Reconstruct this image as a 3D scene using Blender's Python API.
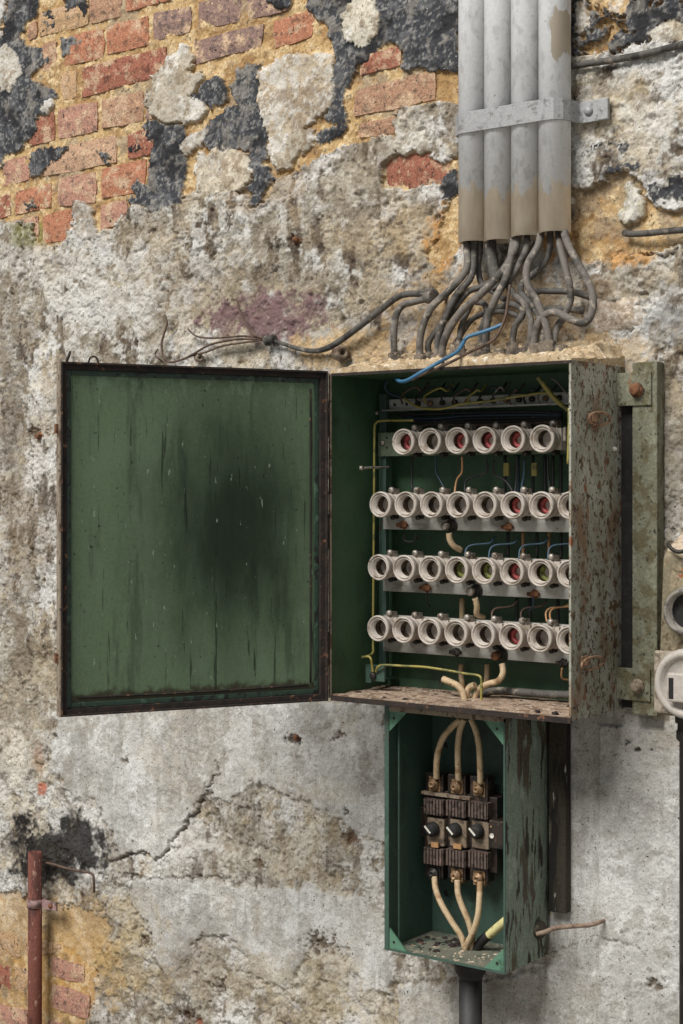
import bpy, math, random
import numpy as np
from mathutils import Vector, Matrix

for o in list(bpy.data.objects):
    bpy.data.objects.remove(o, do_unlink=True)
scene = bpy.context.scene
C = scene.collection
random.seed(7)

# ------------------------------------------------------------------ camera, world, light, exposure
ZB = 1.15                                    # height of the cabinet's bottom above the floor
F_PX, YAW, HOR = 1588.15, 0.639316, 493.17   # focal length in pixels, yaw, horizon row (frame 683 x 1024)
CAM = Vector((1.71348, -2.46861, 0.366266 + ZB))
cam_d = bpy.data.cameras.new('camera'); cam = bpy.data.objects.new('camera', cam_d); C.objects.link(cam)
cam.location = CAM; cam.rotation_euler = (math.pi / 2, 0, YAW)
cam_d.sensor_fit = 'VERTICAL'; cam_d.sensor_height = 36.0; cam_d.sensor_width = 24.0
cam_d.lens = F_PX / 1024 * 36.0
cam_d.shift_y = -(512 - HOR) / 1024
cam_d.clip_start = 0.05
scene.camera = cam

world = bpy.data.worlds.new('world'); scene.world = world
world.use_nodes = True
bg = world.node_tree.nodes['Background']
bg.inputs['Color'].default_value = (0.93, 0.97, 1.0, 1); bg.inputs['Strength'].default_value = 0.36

def area(name, loc, target, size, power, col):
    d = bpy.data.lights.new(name, 'AREA'); d.shape = 'RECTANGLE'; d.size, d.size_y = size
    d.energy = power; d.color = col
    o = bpy.data.objects.new(name, d); C.objects.link(o); o.location = loc
    o.rotation_euler = (Vector(target) - Vector(loc)).to_track_quat('-Z', 'Y').to_euler()
    return o
area('window_daylight', (-1.2, -9.4, 11.4), (-0.1, 0, 1.4), (7.2, 5.2), 2600, (1.0, 0.985, 0.96))

vs = scene.view_settings
vs.view_transform = 'Standard'; vs.look = 'None'; vs.gamma = 1; vs.use_curve_mapping = False
vs.exposure = 0.0

# ------------------------------------------------------------------ helpers
FW = Vector((-math.sin(YAW), math.cos(YAW), 0)); RT = Vector((math.cos(YAW), math.sin(YAW), 0))
def W(px, py, y=0.0):
    """point where the photo's pixel meets the plane parallel to the wall at depth y"""
    d = FW + RT * ((px - 341.5) / F_PX) + Vector((0, 0, (HOR - py) / F_PX))
    return CAM + d * ((y - CAM.y) / d.y)
def WX(px, py, x):
    """point where the photo's pixel meets the plane square to the wall at x"""
    d = FW + RT * ((px - 341.5) / F_PX) + Vector((0, 0, (HOR - py) / F_PX))
    return CAM + d * ((x - CAM.x) / d.x)
def PIX(v):
    d = Vector(v) - CAM; z = d.dot(FW)
    return 341.5 + F_PX * d.dot(RT) / z, HOR - F_PX * d.z / z

def lin(c):
    c = [v / 255.0 for v in c[:3]]
    return tuple(v / 12.92 if v <= 0.04045 else ((v + 0.055) / 1.055) ** 2.4 for v in c)

MATS = {}
def mat(name, base, layers=(), rough=0.6, metal=0.0, bump=(0, 0), coord='world', fine=0.25, fscale=180, spec=0.5, attr=None, bdist=0.002):
    """layers: (colour, scale, stretch xyz, lo, hi, detail)"""
    if name in MATS: return MATS[name]
    m = bpy.data.materials.new(name); m.use_nodes = True; MATS[name] = m
    nt = m.node_tree; N = nt.nodes; L = nt.links
    bs = N['Principled BSDF']
    bs.inputs['Metallic'].default_value = metal; bs.inputs['Roughness'].default_value = rough
    bs.inputs['Specular IOR Level'].default_value = spec
    if coord == 'world':
        g = N.new('ShaderNodeNewGeometry'); src = g.outputs['Position']
    else:
        g = N.new('ShaderNodeTexCoord'); src = g.outputs['Object']
    def noise(scale, stretch=(1, 1, 1), detail=4, off=0.0, rgh=0.6):
        mp = N.new('ShaderNodeMapping'); mp.inputs['Scale'].default_value = stretch
        mp.inputs['Location'].default_value = (off, off * 0.7, off * 1.3)
        L.new(src, mp.inputs['Vector'])
        n = N.new('ShaderNodeTexNoise'); n.inputs['Scale'].default_value = scale
        n.inputs['Detail'].default_value = detail; n.inputs['Roughness'].default_value = rgh
        L.new(mp.outputs['Vector'], n.inputs['Vector'])
        return n.outputs['Fac']
    def ramp(s, lo, hi):
        r = N.new('ShaderNodeMapRange'); r.interpolation_type = 'SMOOTHSTEP'
        r.inputs['From Min'].default_value = lo; r.inputs['From Max'].default_value = hi
        L.new(s, r.inputs['Value']); return r.outputs['Result']
    def mix(fac, a, b, typ='MIX'):
        x = N.new('ShaderNodeMix'); x.data_type = 'RGBA'; x.blend_type = typ
        if isinstance(fac, float): x.inputs['Factor'].default_value = fac
        else: L.new(fac, x.inputs['Factor'])
        for s, v in ((x.inputs['A'], a), (x.inputs['B'], b)):
            if isinstance(v, tuple): s.default_value = (*v, 1)
            else: L.new(v, s)
        return x.outputs['Result']
    if attr:
        a = N.new('ShaderNodeAttribute'); a.attribute_name = attr; col = a.outputs['Color']
    else:
        col = lin(base)
    for i, (c, sc, st, lo, hi, det) in enumerate(layers):
        col = mix(ramp(noise(sc, st, det, 3.1 * i + 1.7), lo, hi), col, lin(c))
    if fine:
        n = noise(fscale, (1, 1, 1), 3, 9.3, 0.7)
        r = N.new('ShaderNodeMapRange'); r.inputs['From Min'].default_value = 0.3; r.inputs['From Max'].default_value = 0.7
        r.inputs['To Min'].default_value = 1 - fine; r.inputs['To Max'].default_value = 1 + fine; r.clamp = False
        L.new(n, r.inputs['Value'])
        cc = N.new('ShaderNodeCombineColor')
        for k in range(3): L.new(r.outputs['Result'], cc.inputs[k])
        col = mix(1.0, col, cc.outputs['Color'], 'MULTIPLY')
    if isinstance(col, tuple): bs.inputs['Base Color'].default_value = (*col, 1)
    else: L.new(col, bs.inputs['Base Color'])
    if bump[0]:
        b = N.new('ShaderNodeBump'); b.inputs['Strength'].default_value = bump[0]; b.inputs['Distance'].default_value = bdist
        L.new(noise(bump[1], (1, 1, 1), 4, 5.0, 0.65), b.inputs['Height']); L.new(b.outputs['Normal'], bs.inputs['Normal'])
    m['_src'] = 1
    return m

class MB:
    def __init__(s): s.v = []; s.f = []; s.sm = []
    def add(s, vs, fs, smooth=False):
        n = len(s.v); s.v += [Vector(v) for v in vs]
        s.f += [tuple(i + n for i in f) for f in fs]; s.sm += [smooth] * len(fs); return s
    def box(s, a, b):
        x0, x1 = sorted((a[0], b[0])); y0, y1 = sorted((a[1], b[1])); z0, z1 = sorted((a[2], b[2]))
        vs = [(x0,y0,z0),(x1,y0,z0),(x1,y1,z0),(x0,y1,z0),(x0,y0,z1),(x1,y0,z1),(x1,y1,z1),(x0,y1,z1)]
        return s.add(vs, [(0,3,2,1),(4,5,6,7),(0,1,5,4),(1,2,6,5),(2,3,7,6),(3,0,4,7)])
    def prism(s, poly, y0, y1):
        """poly in (x,z), extruded along y; counter-clockwise seen from -y"""
        n = len(poly)
        a = sum(poly[i][0] * poly[(i+1) % n][1] - poly[(i+1) % n][0] * poly[i][1] for i in range(n))
        if a < 0: poly = poly[::-1]
        y0, y1 = min(y0, y1), max(y0, y1)
        vs = [(p[0], y0, p[1]) for p in poly] + [(p[0], y1, p[1]) for p in poly]
        fs = [tuple(range(n)), tuple(range(2*n-1, n-1, -1))] + [(i, i+n, (i+1) % n + n, (i+1) % n) for i in range(n)]
        return s.add(vs, fs)
    def frame(s, ax):
        ax = Vector(ax).normalized(); u = ax.orthogonal().normalized(); return ax, u, ax.cross(u)
    def lathe(s, o, ax, prof, seg=20, smooth=True):
        """prof: list of (along, radius)"""
        ax, u, w = s.frame(ax); o = Vector(o); vs = []; fs = []
        for t, r in prof:
            for k in range(seg):
                a = 2 * math.pi * k / seg
                vs.append(o + ax * t + (u * math.cos(a) + w * math.sin(a)) * r)
        for j in range(len(prof) - 1):
            for k in range(seg):
                fs.append((j*seg+k, j*seg+(k+1) % seg, (j+1)*seg+(k+1) % seg, (j+1)*seg+k))
        s.add(vs, fs, smooth)
        n = len(s.v) - len(vs)
        if prof[0][1] > 1e-5: s.f.append(tuple(n + k for k in reversed(range(seg)))); s.sm.append(False)
        if prof[-1][1] > 1e-5: s.f.append(tuple(n + (len(prof)-1)*seg + k for k in range(seg))); s.sm.append(False)
        return s
    def cyl(s, a, b, r, seg=14, r2=None):
        a, b = Vector(a), Vector(b)
        return s.lathe(a, b - a, [(0, r), ((b-a).length, r if r2 is None else r2)], seg)
    def tube(s, pts, r, seg=9, sub=6, closed=False):
        P = [Vector(p) for p in pts]; q = []
        n = len(P); rr = r if isinstance(r, (list, tuple)) else [r] * n; R = []
        rng = n if closed else n - 1
        for i in range(rng):
            if closed: p0, p1, p2, p3 = P[(i-1) % n], P[i], P[(i+1) % n], P[(i+2) % n]
            else: p0, p1, p2, p3 = P[max(i-1, 0)], P[i], P[i+1], P[min(i+2, n-1)]
            r0, r1 = rr[i], rr[(i+1) % n]
            for k in range(sub):
                t = k / sub
                q.append(0.5 * ((2*p1) + (p2-p0)*t + (2*p0-5*p1+4*p2-p3)*t*t + (3*p1-p0-3*p2+p3)*t**3)); R.append(r0 + (r1-r0)*t)
        if not closed: q.append(P[-1]); R.append(rr[-1])
        m = len(q); u = None; vs = []
        for i in range(m):
            if closed: T = q[(i+1) % m] - q[(i-1) % m]
            else: T = q[min(i+1, m-1)] - q[max(i-1, 0)]
            T.normalize()
            if u is None: u = T.orthogonal().normalized()
            else:
                u = u - T * u.dot(T)
                u = u.normalized() if u.length > 1e-6 else T.orthogonal().normalized()
            w = T.cross(u)
            for k in range(seg):
                a = 2 * math.pi * k / seg; vs.append(q[i] + (u*math.cos(a) + w*math.sin(a)) * R[i])
        fs = []
        for i in range(m if closed else m - 1):
            j = (i+1) % m
            for k in range(seg): fs.append((i*seg+k, i*seg+(k+1) % seg, j*seg+(k+1) % seg, j*seg+k))
        s.add(vs, fs, True)
        if not closed:
            n0 = len(s.v) - len(vs)
            s.f.append(tuple(n0 + k for k in reversed(range(seg)))); s.sm.append(False)
            s.f.append(tuple(n0 + (m-1)*seg + k for k in range(seg))); s.sm.append(False)
        return s

WORLD = {}
def obj(name, mb, m, parent=None, loc=None, local=False, rotz=0.0, bevel=0.0, base=False):
    """links ONE mesh object. local: mesh already in the object's own frame, loc its place relative to the parent's frame"""
    vs = mb.v
    me = bpy.data.meshes.new(name)
    pw = WORLD.get(parent.name, Vector()) if parent else Vector()
    if not local:
        lo = Vector([min(v[i] for v in vs) for i in range(3)]); hi = Vector([max(v[i] for v in vs) for i in range(3)])
        org = (lo + hi) / 2
        if base: org.z = lo.z
        me.from_pydata([v - org for v in vs], [], mb.f)
    else:
        me.from_pydata(vs, [], mb.f); org = Vector(loc or (0, 0, 0)) + pw
    me.polygons.foreach_set('use_smooth', mb.sm)
    me.update()
    if m: me.materials.append(m)
    o = bpy.data.objects.new(name, me); C.objects.link(o)
    o.location = org - pw; o.rotation_euler = (0, 0, rotz)
    WORLD[o.name] = org
    if parent: o.parent = parent
    if bevel:
        b = o.modifiers.new('bevel', 'BEVEL'); b.width = bevel; b.segments = 2; b.limit_method = 'ANGLE'
    return o
def tag(o, label, cat, group=None, kind=None):
    o['label'] = label; o['category'] = cat
    if group: o['group'] = group
    if kind: o['kind'] = kind
    return o
def thing(name, loc, label, cat, group=None):
    o = bpy.data.objects.new(name, None); C.objects.link(o); o.location = loc; o.empty_display_size = 0.05
    WORLD[o.name] = Vector(loc)
    return tag(o, label, cat, group)
def copy_part(o, parent, loc):
    c = o.copy(); C.objects.link(c); c.parent = parent; c.location = loc
    return c

# ------------------------------------------------------------------ the wall: bricks, tar, render as real relief
rng = np.random.default_rng(11)
TAB = rng.random((8, 256, 256))
def vnoise(x, y, k):
    xi = np.floor(x).astype(np.int64); yi = np.floor(y).astype(np.int64)
    fx = x - xi; fy = y - yi; fx = fx*fx*fx*(fx*(fx*6-15)+10); fy = fy*fy*fy*(fy*(fy*6-15)+10)
    T = TAB[k % 8]; a, b = xi & 255, (xi+1) & 255; c, d = yi & 255, (yi+1) & 255
    return (T[a, c]*(1-fx) + T[b, c]*fx)*(1-fy) + (T[a, d]*(1-fx) + T[b, d]*fx)*fy
def fbm(x, y, s, k=0, oct=4, g=0.55):
    r = 0; a = 1; t = 0
    for i in range(oct):
        r = r + a * vnoise(x*s + 17.3*i + 5.1*k, y*s + 9.7*i + 3.3*k, k+i); t += a; a *= g; s *= 2.03
    return r / t
def sst(x, lo, hi):
    t = np.clip((x-lo)/(hi-lo), 0, 1); return t*t*(3-2*t)
def psdf(PX, PY, poly):
    """signed distance in pixels, positive inside"""
    d = np.full(PX.shape, 1e9); ins = np.zeros(PX.shape, bool); n = len(poly)
    for i in range(n):
        ax, ay = poly[i]; bx, by = poly[(i+1) % n]
        ex, ey = bx-ax, by-ay; wx, wy = PX-ax, PY-ay
        t = np.clip((wx*ex + wy*ey) / (ex*ex + ey*ey + 1e-9), 0, 1)
        d = np.minimum(d, (wx-ex*t)**2 + (wy-ey*t)**2)
        c = ((ay <= PY) & (by > PY)) | ((by <= PY) & (ay > PY))
        if abs(ey) > 1e-9: ins ^= c & (PX < ax + (PY-ay)*ex/ey)
    d = np.sqrt(d); return np.where(ins, d, -d)

STEP = 0.0025
gx = np.concatenate([np.arange(-1.75, -1.131, .006), np.arange(-1.13, 0.64, STEP), np.arange(0.644, 1.3, .006)])
gz = np.concatenate([np.arange(0.0, 0.256, .007), np.arange(0.26, 2.69, STEP), np.arange(2.694, 3.1, .007)])
X, Z = np.meshgrid(gx, gz, indexing='ij')
dx, dy, dz = X - CAM.x, 0 - CAM.y, Z - CAM.z
zz = dx*FW.x + dy*FW.y
PX = 341.5 + F_PX*(dx*RT.x + dy*RT.y)/zz; PY = HOR - F_PX*dz/zz
n_a = fbm(X, Z, 3.0, 0, 4); n_b = fbm(X, Z, 11.0, 1, 4); n_c = fbm(X, Z, 38.0, 2, 3); n_d = fbm(X, Z, 110.0, 3, 2)
n_e = fbm(X, Z, 7.0, 4, 5, 0.62); n_g = fbm(X, Z, 20.0, 5, 4, 0.65); n_h = fbm(X, Z, 60.0, 6, 3, 0.7); n_i = fbm(X, Z*0.35, 16.0, 7, 4, 0.6)
n_k = fbm(X, Z, 150.0, 5, 3, 0.8); n_r = 1-np.abs(2*fbm(X, Z, 45.0, 3, 4, .7)-1)*2; n_t = fbm(X, Z, 6.0, 2, 6, 0.66); n_u = fbm(X, Z, 24.0, 6, 5, 0.72)
WXP = PX + 12*(n_g-0.5) + 9*(n_h-0.5) + 5*(n_k-.5); WYP = PY + 10*(n_b-0.5) + 12*(fbm(X, Z, 55, 1, 4, .75)-0.5)

RENDER = [(-30,-60),(-14,-60),(-14,228),(10,221),(20,226),(36,224),(40,244),(56,249),(70,241),(77,232),(77,208),(84,205),(96,210),(101,224),(104,233),
  (116,226),(124,212),(134,208),(150,209),(158,214),(166,205),(185,204),(198,192),(230,192),(250,197),(262,210),(272,196),(280,182),(296,175),
  (312,160),(330,152),(345,146),(372,140),(398,136),(400,118),(420,108),(440,104),(462,104),(466,150),(448,166),(425,151),(400,153),(386,164),(386,192),
  (410,192),(440,184),(452,196),(440,230),(430,262),(438,270),(462,250),(480,200),(480,60),(570,60),(590,57),(620,52),(650,45),(690,38),(900,0),(900,190),(683,210),(660,205),(652,200),(648,182),(636,170),(620,172),(606,181),(590,189),
  (574,190),(572,258),(588,262),(600,265),(612,260),(625,252),(645,254),(665,250),(683,246),(900,240),(2500,240),(2500,3000),(-3000,3000),(-3000,-3000),(-30,-3000)]
TAR = [
 [(18,-40),(40,-40),(40,0),(38,12),(28,25),(22,35),(24,42),(30,45),(52,46),(54,62),(42,68),(38,75),(33,82),(40,84),(55,85),(61,95),(58,105),(50,112),(42,115),(38,128),(30,138),(20,148),(8,156),(6,170),(0,172),(-20,172),(-20,40),(0,42),(4,25),(12,12)],
 [(45,10),(52,10),(58,20),(54,29),(50,26)], [(68,-10),(87,-10),(86,14),(80,13),(76,8),(70,11)],
 [(66,38),(75,35),(80,40),(88,38),(88,46),(80,45),(76,55),(70,58),(65,50)],
 [(34,155),(50,146),(70,145),(72,150),(58,160),(50,168),(44,174),(36,177),(33,165)],
 [(103,153),(112,151),(112,162),(105,163)], [(25,199),(34,197),(38,209),(28,211)],
 [(142,128),(147,122),(150,118),(160,123),(184,124),(186,135),(182,145),(180,152),(187,158),(188,165),(187,190),(186,203),(178,206),(170,209),(158,214),(152,209),(135,207),(128,205),(135,198),(136,185),(142,180),(150,190),(152,180),(150,165),(152,150),(148,148),(130,152),(127,146),(135,142),(142,138)],
 [(193,98),(205,84),(215,79),(224,78),(228,84),(229,97),(220,106),(213,108),(206,104),(196,100)],
 [(240,70),(245,65),(258,64),(264,68),(268,75),(264,85),(262,95),(267,110),(270,120),(268,130),(268,142),(271,150),(272,160),(267,165),(272,175),(280,182),(270,185),(262,207),(254,205),(255,195),(250,190),(258,175),(255,160),(245,150),(230,152),(212,152),(206,145),(209,133),(215,120),(230,108),(240,105),(236,95),(232,85),(240,80)],
 [(266,-10),(293,-10),(292,8),(278,10),(270,6)],
 [(300,-40),(462,-40),(462,74),(445,75),(430,72),(420,70),(408,73),(406,60),(404,47),(395,42),(385,44),(376,50),(370,60),(360,68),(352,80),(349,95),(348,110),(350,120),(343,124),(335,122),(326,118),(335,105),(337,80),(338,55),(333,45),(332,38),(330,30),(324,22),(316,18),(310,8)],
 [(318,137),(330,128),(342,120),(348,125),(340,135),(330,142),(320,143)],
 [(440,190),(446,178),(458,168),(464,185),(455,195),(444,202)],
 [(574,-40),(900,-120),(900,10),(683,30),(670,24),(660,30),(650,43),(620,50),(590,55),(574,58)],
 [(604,180),(616,168),(630,163),(646,162),(648,169),(634,168),(620,172),(610,182)],
 [(652,184),(660,178),(690,174),(760,160),(760,180),(690,200),(676,204),(660,203),(654,195)],
 [(590,150),(600,144),(618,142),(632,142),(630,153),(616,155),(606,148),(594,154)],
]
FLAKE = [
 ([(-20,-40),(16,-40),(13,0),(9,10),(8,18),(2,24),(0,40),(-20,40)], (205,203,196)),
 ([(-20,52),(8,47),(14,48),(20,55),(23,62),(23,75),(20,86),(14,92),(0,90),(-20,92)], (196,190,178)),
 ([(44,108),(52,101),(60,99),(58,107),(50,112)], (180,175,165)),
 ([(155,78),(163,70),(175,60),(183,45),(188,42),(195,55),(196,65),(190,75),(204,72),(207,78),(199,88),(193,98),(205,102),(211,110),(206,120),(195,126),(185,128),(183,122),(165,122),(155,115),(153,105)], (182,172,155)),
 ([(180,145),(190,137),(210,130),(212,134),(205,147),(192,157),(186,158),(181,150)], (190,182,168)),
 ([(345,20),(350,5),(360,-5),(375,0),(382,10),(383,22),(378,35),(365,48),(355,48),(348,40),(345,30)], (208,200,182)),
 ([(262,80),(270,68),(285,58),(300,52),(310,55),(325,54),(335,58),(337,80),(335,105),(325,115),(315,125),(300,132),(285,138),(270,140),(266,120),(262,100)], (196,180,156)),
 ([(272,140),(285,136),(300,130),(320,128),(322,140),(305,150),(300,160),(290,170),(278,175),(274,160)], (178,168,150)),
 ([(198,160),(205,154),(225,150),(245,152),(254,160),(257,172),(250,185),(240,193),(200,192)], (200,188,168)),
 ([(616,-10),(640,-10),(632,8),(630,14),(620,17),(615,12)], (200,170,125)),
 ([(579,5),(590,2),(595,12),(593,30),(588,36),(580,33)], (178,165,142)),
 ([(650,38),(660,29),(672,24),(684,24),(700,26),(700,40),(660,46)], (192,182,160)),
 ([(78,209),(84,205),(95,208),(101,222),(103,236),(92,240),(80,236)], (176,170,160)),
 ([(626,186),(636,180),(644,190),(648,208),(644,220),(630,226),(622,222),(626,205)], (190,182,160)),
 ([(598,303),(640,298),(648,316),(643,328),(600,330),(593,316)], (206,190,172)),
]
SKIM = [
 [(60,700),(390,700),(396,840),(365,835),(340,815),(310,800),(280,790),(255,780),(240,800),(205,800),(190,826),(176,843),(168,857),(157,857),(146,852),(132,855),(121,860),(115,830),(105,810),(75,790),(55,770)],
 [(135,880),(180,876),(250,885),(300,885),(340,890),(392,905),(396,1000),(366,985),(350,945),(318,940),(290,990),(262,975),(240,940),(205,936),(180,975),(160,960),(150,925),(130,905)],
 [(560,715),(1500,715),(1500,3000),(440,3000),(400,985),(520,975),(556,960)],
]
EXPO2 = [(-40,890),(20,888),(60,900),(98,908),(110,930),(100,960),(94,1000),(86,1030),(80,1100),(-40,1100)]
def near(poly, pad=14):
    a = np.array(poly); return (PX > a[:,0].min()-pad) & (PX < a[:,0].max()+pad) & (PY > a[:,1].min()-pad) & (PY < a[:,1].max()+pad)
def sd(poly, warp=1.0):
    r = np.full(PX.shape, -99.0); m = near(poly)
    r[m] = psdf(PX[m] + warp*(WXP[m]-PX[m]), PY[m] + warp*(WYP[m]-PY[m]), poly); return r
def ell(cx, cy, rx, ry, soft=0.5, wob=0.5):
    d = 1 - np.sqrt(((PX-cx)/rx)**2 + ((PY-cy)/ry)**2) + wob*1.6*(n_g-0.5) + wob*(n_h-0.5)
    return sst(d, 0, soft)
def colr(c): return np.array(lin(c))
def blend(col, c, m): col += (colr(c) - col) * m[..., None]

# mortar and bare ground
H = 0.003 + 0.007*(n_g-0.45) + 0.006*(n_h-0.5) + 0.003*(n_k-.5)
COL = np.zeros(X.shape + (3,)); COL[:] = colr((180,150,106))
blend(COL, (208,184,144), sst(n_h*.5+n_k*.5, 0.48, 0.60)); blend(COL, (150,116,76), sst(n_u, 0.52, 0.64)*0.8); blend(COL, (146,134,116), sst(n_t, 0.54, 0.62)*0.6); blend(COL, (70,58,46), sst(n_k, .68, .76)*.7)
LAB = np.zeros(X.shape, np.int32)
# render coat
r_s = psdf(WXP, WYP, RENDER)
e2 = sd(EXPO2, 1.6)
skim = np.zeros(X.shape)
for p in SKIM: skim = np.maximum(skim, sst(sd(p, 1.2) if p is not SKIM[2] else psdf(WXP, WYP, p), -1.0, 2.5))
is_r = (r_s > 0)
t = n_t*17 + n_u*3; fl = np.floor(t); fr = t - fl
terr = fl + sst(fr, 0.86, 1.0)
rough = 1 - 0.85*skim
lump = sst(fbm(X, Z, 5.5, 6, 4), .46, .58)
hr = 0.014 + rough*(0.0019*(terr-10) + 0.004*(n_g-0.5) + 0.003*(n_h-0.5) + (.0012+.0035*lump)*(n_k-0.5) - .0016*sst(n_r, .85, 1)) + skim*(0.003 + 0.003*(n_b-.5) + .0006*(n_k-.5) + .0008*(terr-10))
pits = sst(n_c, 0.66, 0.74)*rough*sst(n_b, 0.45, 0.6)
hr = hr - 0.005*pits - .004*sst(n_u, .62, .68)*rough
# a few long cracks
def crack(path, w, dep):
    global hr
    d = np.full(PX.shape, 99.0); m = near(path, 10)
    q = np.full(m.sum(), 1e9); xx, yy = WXP[m], WYP[m]
    for i in range(len(path)-1):
        ax, ay = path[i]; bx, by = path[i+1]; ex, ey = bx-ax, by-ay
        tt = np.clip(((xx-ax)*ex+(yy-ay)*ey)/(ex*ex+ey*ey), 0, 1); q = np.minimum(q, np.hypot(xx-ax-ex*tt, yy-ay-ey*tt))
    d[m] = q; k = sst(w-d, 0, w*0.7); hr = hr - dep*k; return k
ck = crack([(112,862),(121,859),(132,855),(146,852),(157,858),(168,858),(176,844),(190,827),(203,805),(216,790)], 2.0, 0.008)
ck = np.maximum(ck, crack([(205,798),(222,770),(218,758)], 1.8, 0.006))
ck = np.maximum(ck, crack([(588,262),(600,266),(614,259),(622,252),(645,256),(662,258),(683,250)], 2.0, 0.009))
ck = np.maximum(ck, crack([(125,876),(150,878),(200,876),(240,878)], 1.4, 0.004))
ck = np.maximum(ck, crack([(545,955),(600,935),(650,945)], 1.0, 0.002))
ck = np.maximum(ck, crack([(36,430),(40,470),(36,520),(40,600)], 1.6, 0.005))
hr = np.where(e2 > 0, 0.004 + 0.004*(n_h-0.5) + 0.004*(n_g-.5), hr)
H = np.where(is_r, hr, H); LAB[is_r] = 1
# render colours: coats laid bare layer by layer, grime, whitewash, stains
tl = (np.sin(fl*12.9898)*43758.5453); tl = tl - np.floor(tl)
PAL = np.array([lin(c) for c in ((202,199,193),(166,162,154),(180,171,154),(138,129,114),(190,186,178),(152,144,130))])
mixv = 0.35*n_a + 0.45*n_t + 0.40*n_u + 0.30*n_h + .12*n_k - 0.31
pc = np.zeros_like(COL); pc[:] = colr((156,148,134))
blend(pc, (188,184,176), sst(mixv, 0.47, 0.56)); blend(pc, (124,112,96), sst(-mixv, -0.49, -0.40))
pc = 0.6*pc + 0.4*PAL[(tl*5.999).astype(int)]
n_w = fbm(X, Z*.55, 9.0, 4, 6, .68); n_v = fbm(X*1.6, Z*.6, 20.0, 3, 6, .72)
blend(pc, (92,78,62), sst(n_v*.7 + n_t*.3, 0.535, 0.585)*np.where(PY > 690, .42, .72)*rough)
blend(pc, (72,60,50), sst(n_v*.6 + n_u*.4, 0.575, 0.61)*np.where(PY > 690, .5, .7)*rough)
blend(pc, (208,206,201), sst(n_w*.75 + n_h*.25, 0.525, 0.575)*0.72)
blend(pc, (188,172,144), sst(fbm(X, Z, 9, 3, 6, .7), 0.55, 0.60)*0.40)
blend(pc, (84,72,60), sst(n_r, .88, .99)*.45*rough)
blend(pc, (70,60,50), sst(n_k, .68, .74)*.6*rough)
sk = np.zeros_like(COL); sk[:] = colr((184,182,177))
blend(sk, (206,205,201), sst(n_e*.6+n_u*.4, 0.48, 0.56)); blend(sk, (152,150,145), sst(n_b*0.6+n_i*0.5, 0.58, 0.70)*0.7); blend(sk, (128,120,108), sst(n_u, 0.57, 0.64)*0.5)
scr = fbm(X*2.2, Z*.25, 30, 1, 4, .7); blend(sk, (142,138,130), sst(scr, .60, .68)*.45); blend(sk, (96,88,78), sst(n_k, .74, .80)*.7)
blend(sk, (150,146,138), (sst(fr, .86, 1)*.35))
sw_ = skim*(.55 + .35*sst(n_t, .42, .55)); pc = pc*(1-sw_[..., None]) + sk*sw_[..., None]
Zn = [((200,290,260,60),(142,128,108),.50,.8), ((110,300,80,28),(206,203,196),.55,.5), ((60,270,60,24),(212,208,200),.4,.5), ((345,235,80,30),(160,142,114),.45,.6),
 ((420,225,60,40),(172,152,122),.5,.6), ((268,316,66,30),(116,92,92),.95,.3), ((25,520,34,130),(128,112,92),.55,.7),
 ((30,700,36,90),(176,166,146),.4,.6), ((14,440,12,60),(98,86,72),.6,.5), ((25,650,14,40),(90,76,62),.5,.5), ((40,470,14,30),(210,206,200),.7,.4), ((18,760,18,40),(208,200,186),.6,.4),
 ((360,350,70,22),(188,160,120),.85,.5), ((500,310,120,60),(168,140,102),.75,.5), ((620,355,60,26),(190,166,130),.7,.5), ((620,110,50,40),(180,162,130),.6,.6),
 ((650,120,34,22),(208,206,200),.55,.5), ((600,130,34,16),(190,176,150),.5,.5), ((640,285,60,26),(150,136,112),.5,.6), ((670,320,34,40),(150,150,148),.7,.6), ((600,290,16,18),(112,92,70),.7,.4),
 ((600,240,60,32),(190,142,84),.85,.35), ((445,235,18,34),(184,134,76),.85,.4), ((410,140,40,26),(200,192,176),.5,.5), ((355,185,34,36),(190,180,160),.4,.5),
 ((60,960,80,80),(196,152,84),.55,.7), ((130,950,50,70),(170,150,108),.45,.7), ((300,985,120,50),(176,160,128),.45,.7), ((200,960,60,30),(120,104,84),.4,.6),
 ((250,845,90,30),(172,162,144),.4,.7), ((190,840,34,30),(206,203,198),.6,.5), ((330,930,60,30),(200,198,192),.4,.5), ((20,845,22,36),(60,50,44),.8,.5),
 ((45,755,8,24),(160,110,80),.4,.6), ((47,788,5,9),(176,92,58),.8,.6), ((40,234,34,14),(112,110,40),.5,.4), ((620,760,60,50),(150,146,136),.45,.8), ((655,840,40,60),(200,198,192),.4,.8),
 ((560,1000,60,40),(150,142,126),.4,.8), ((430,900,60,60),(160,150,130),.3,.7), ((620,900,60,30),(196,194,188),.4,.8), ((672,440,18,90),(138,130,116),.7,.6),
 ((270,190,60,26),(150,128,100),.5,.5), ((160,240,60,20),(152,136,112),.4,.6), ((270,120,200,60),(150,128,96),.3,.8)]
for (e, c, s, so) in Zn: blend(pc, c, ell(*e, soft=so, wob=.9)*s*(.55+.9*sst(n_k*.5+n_u*.5, .38, .56)).clip(0, 1))
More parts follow.
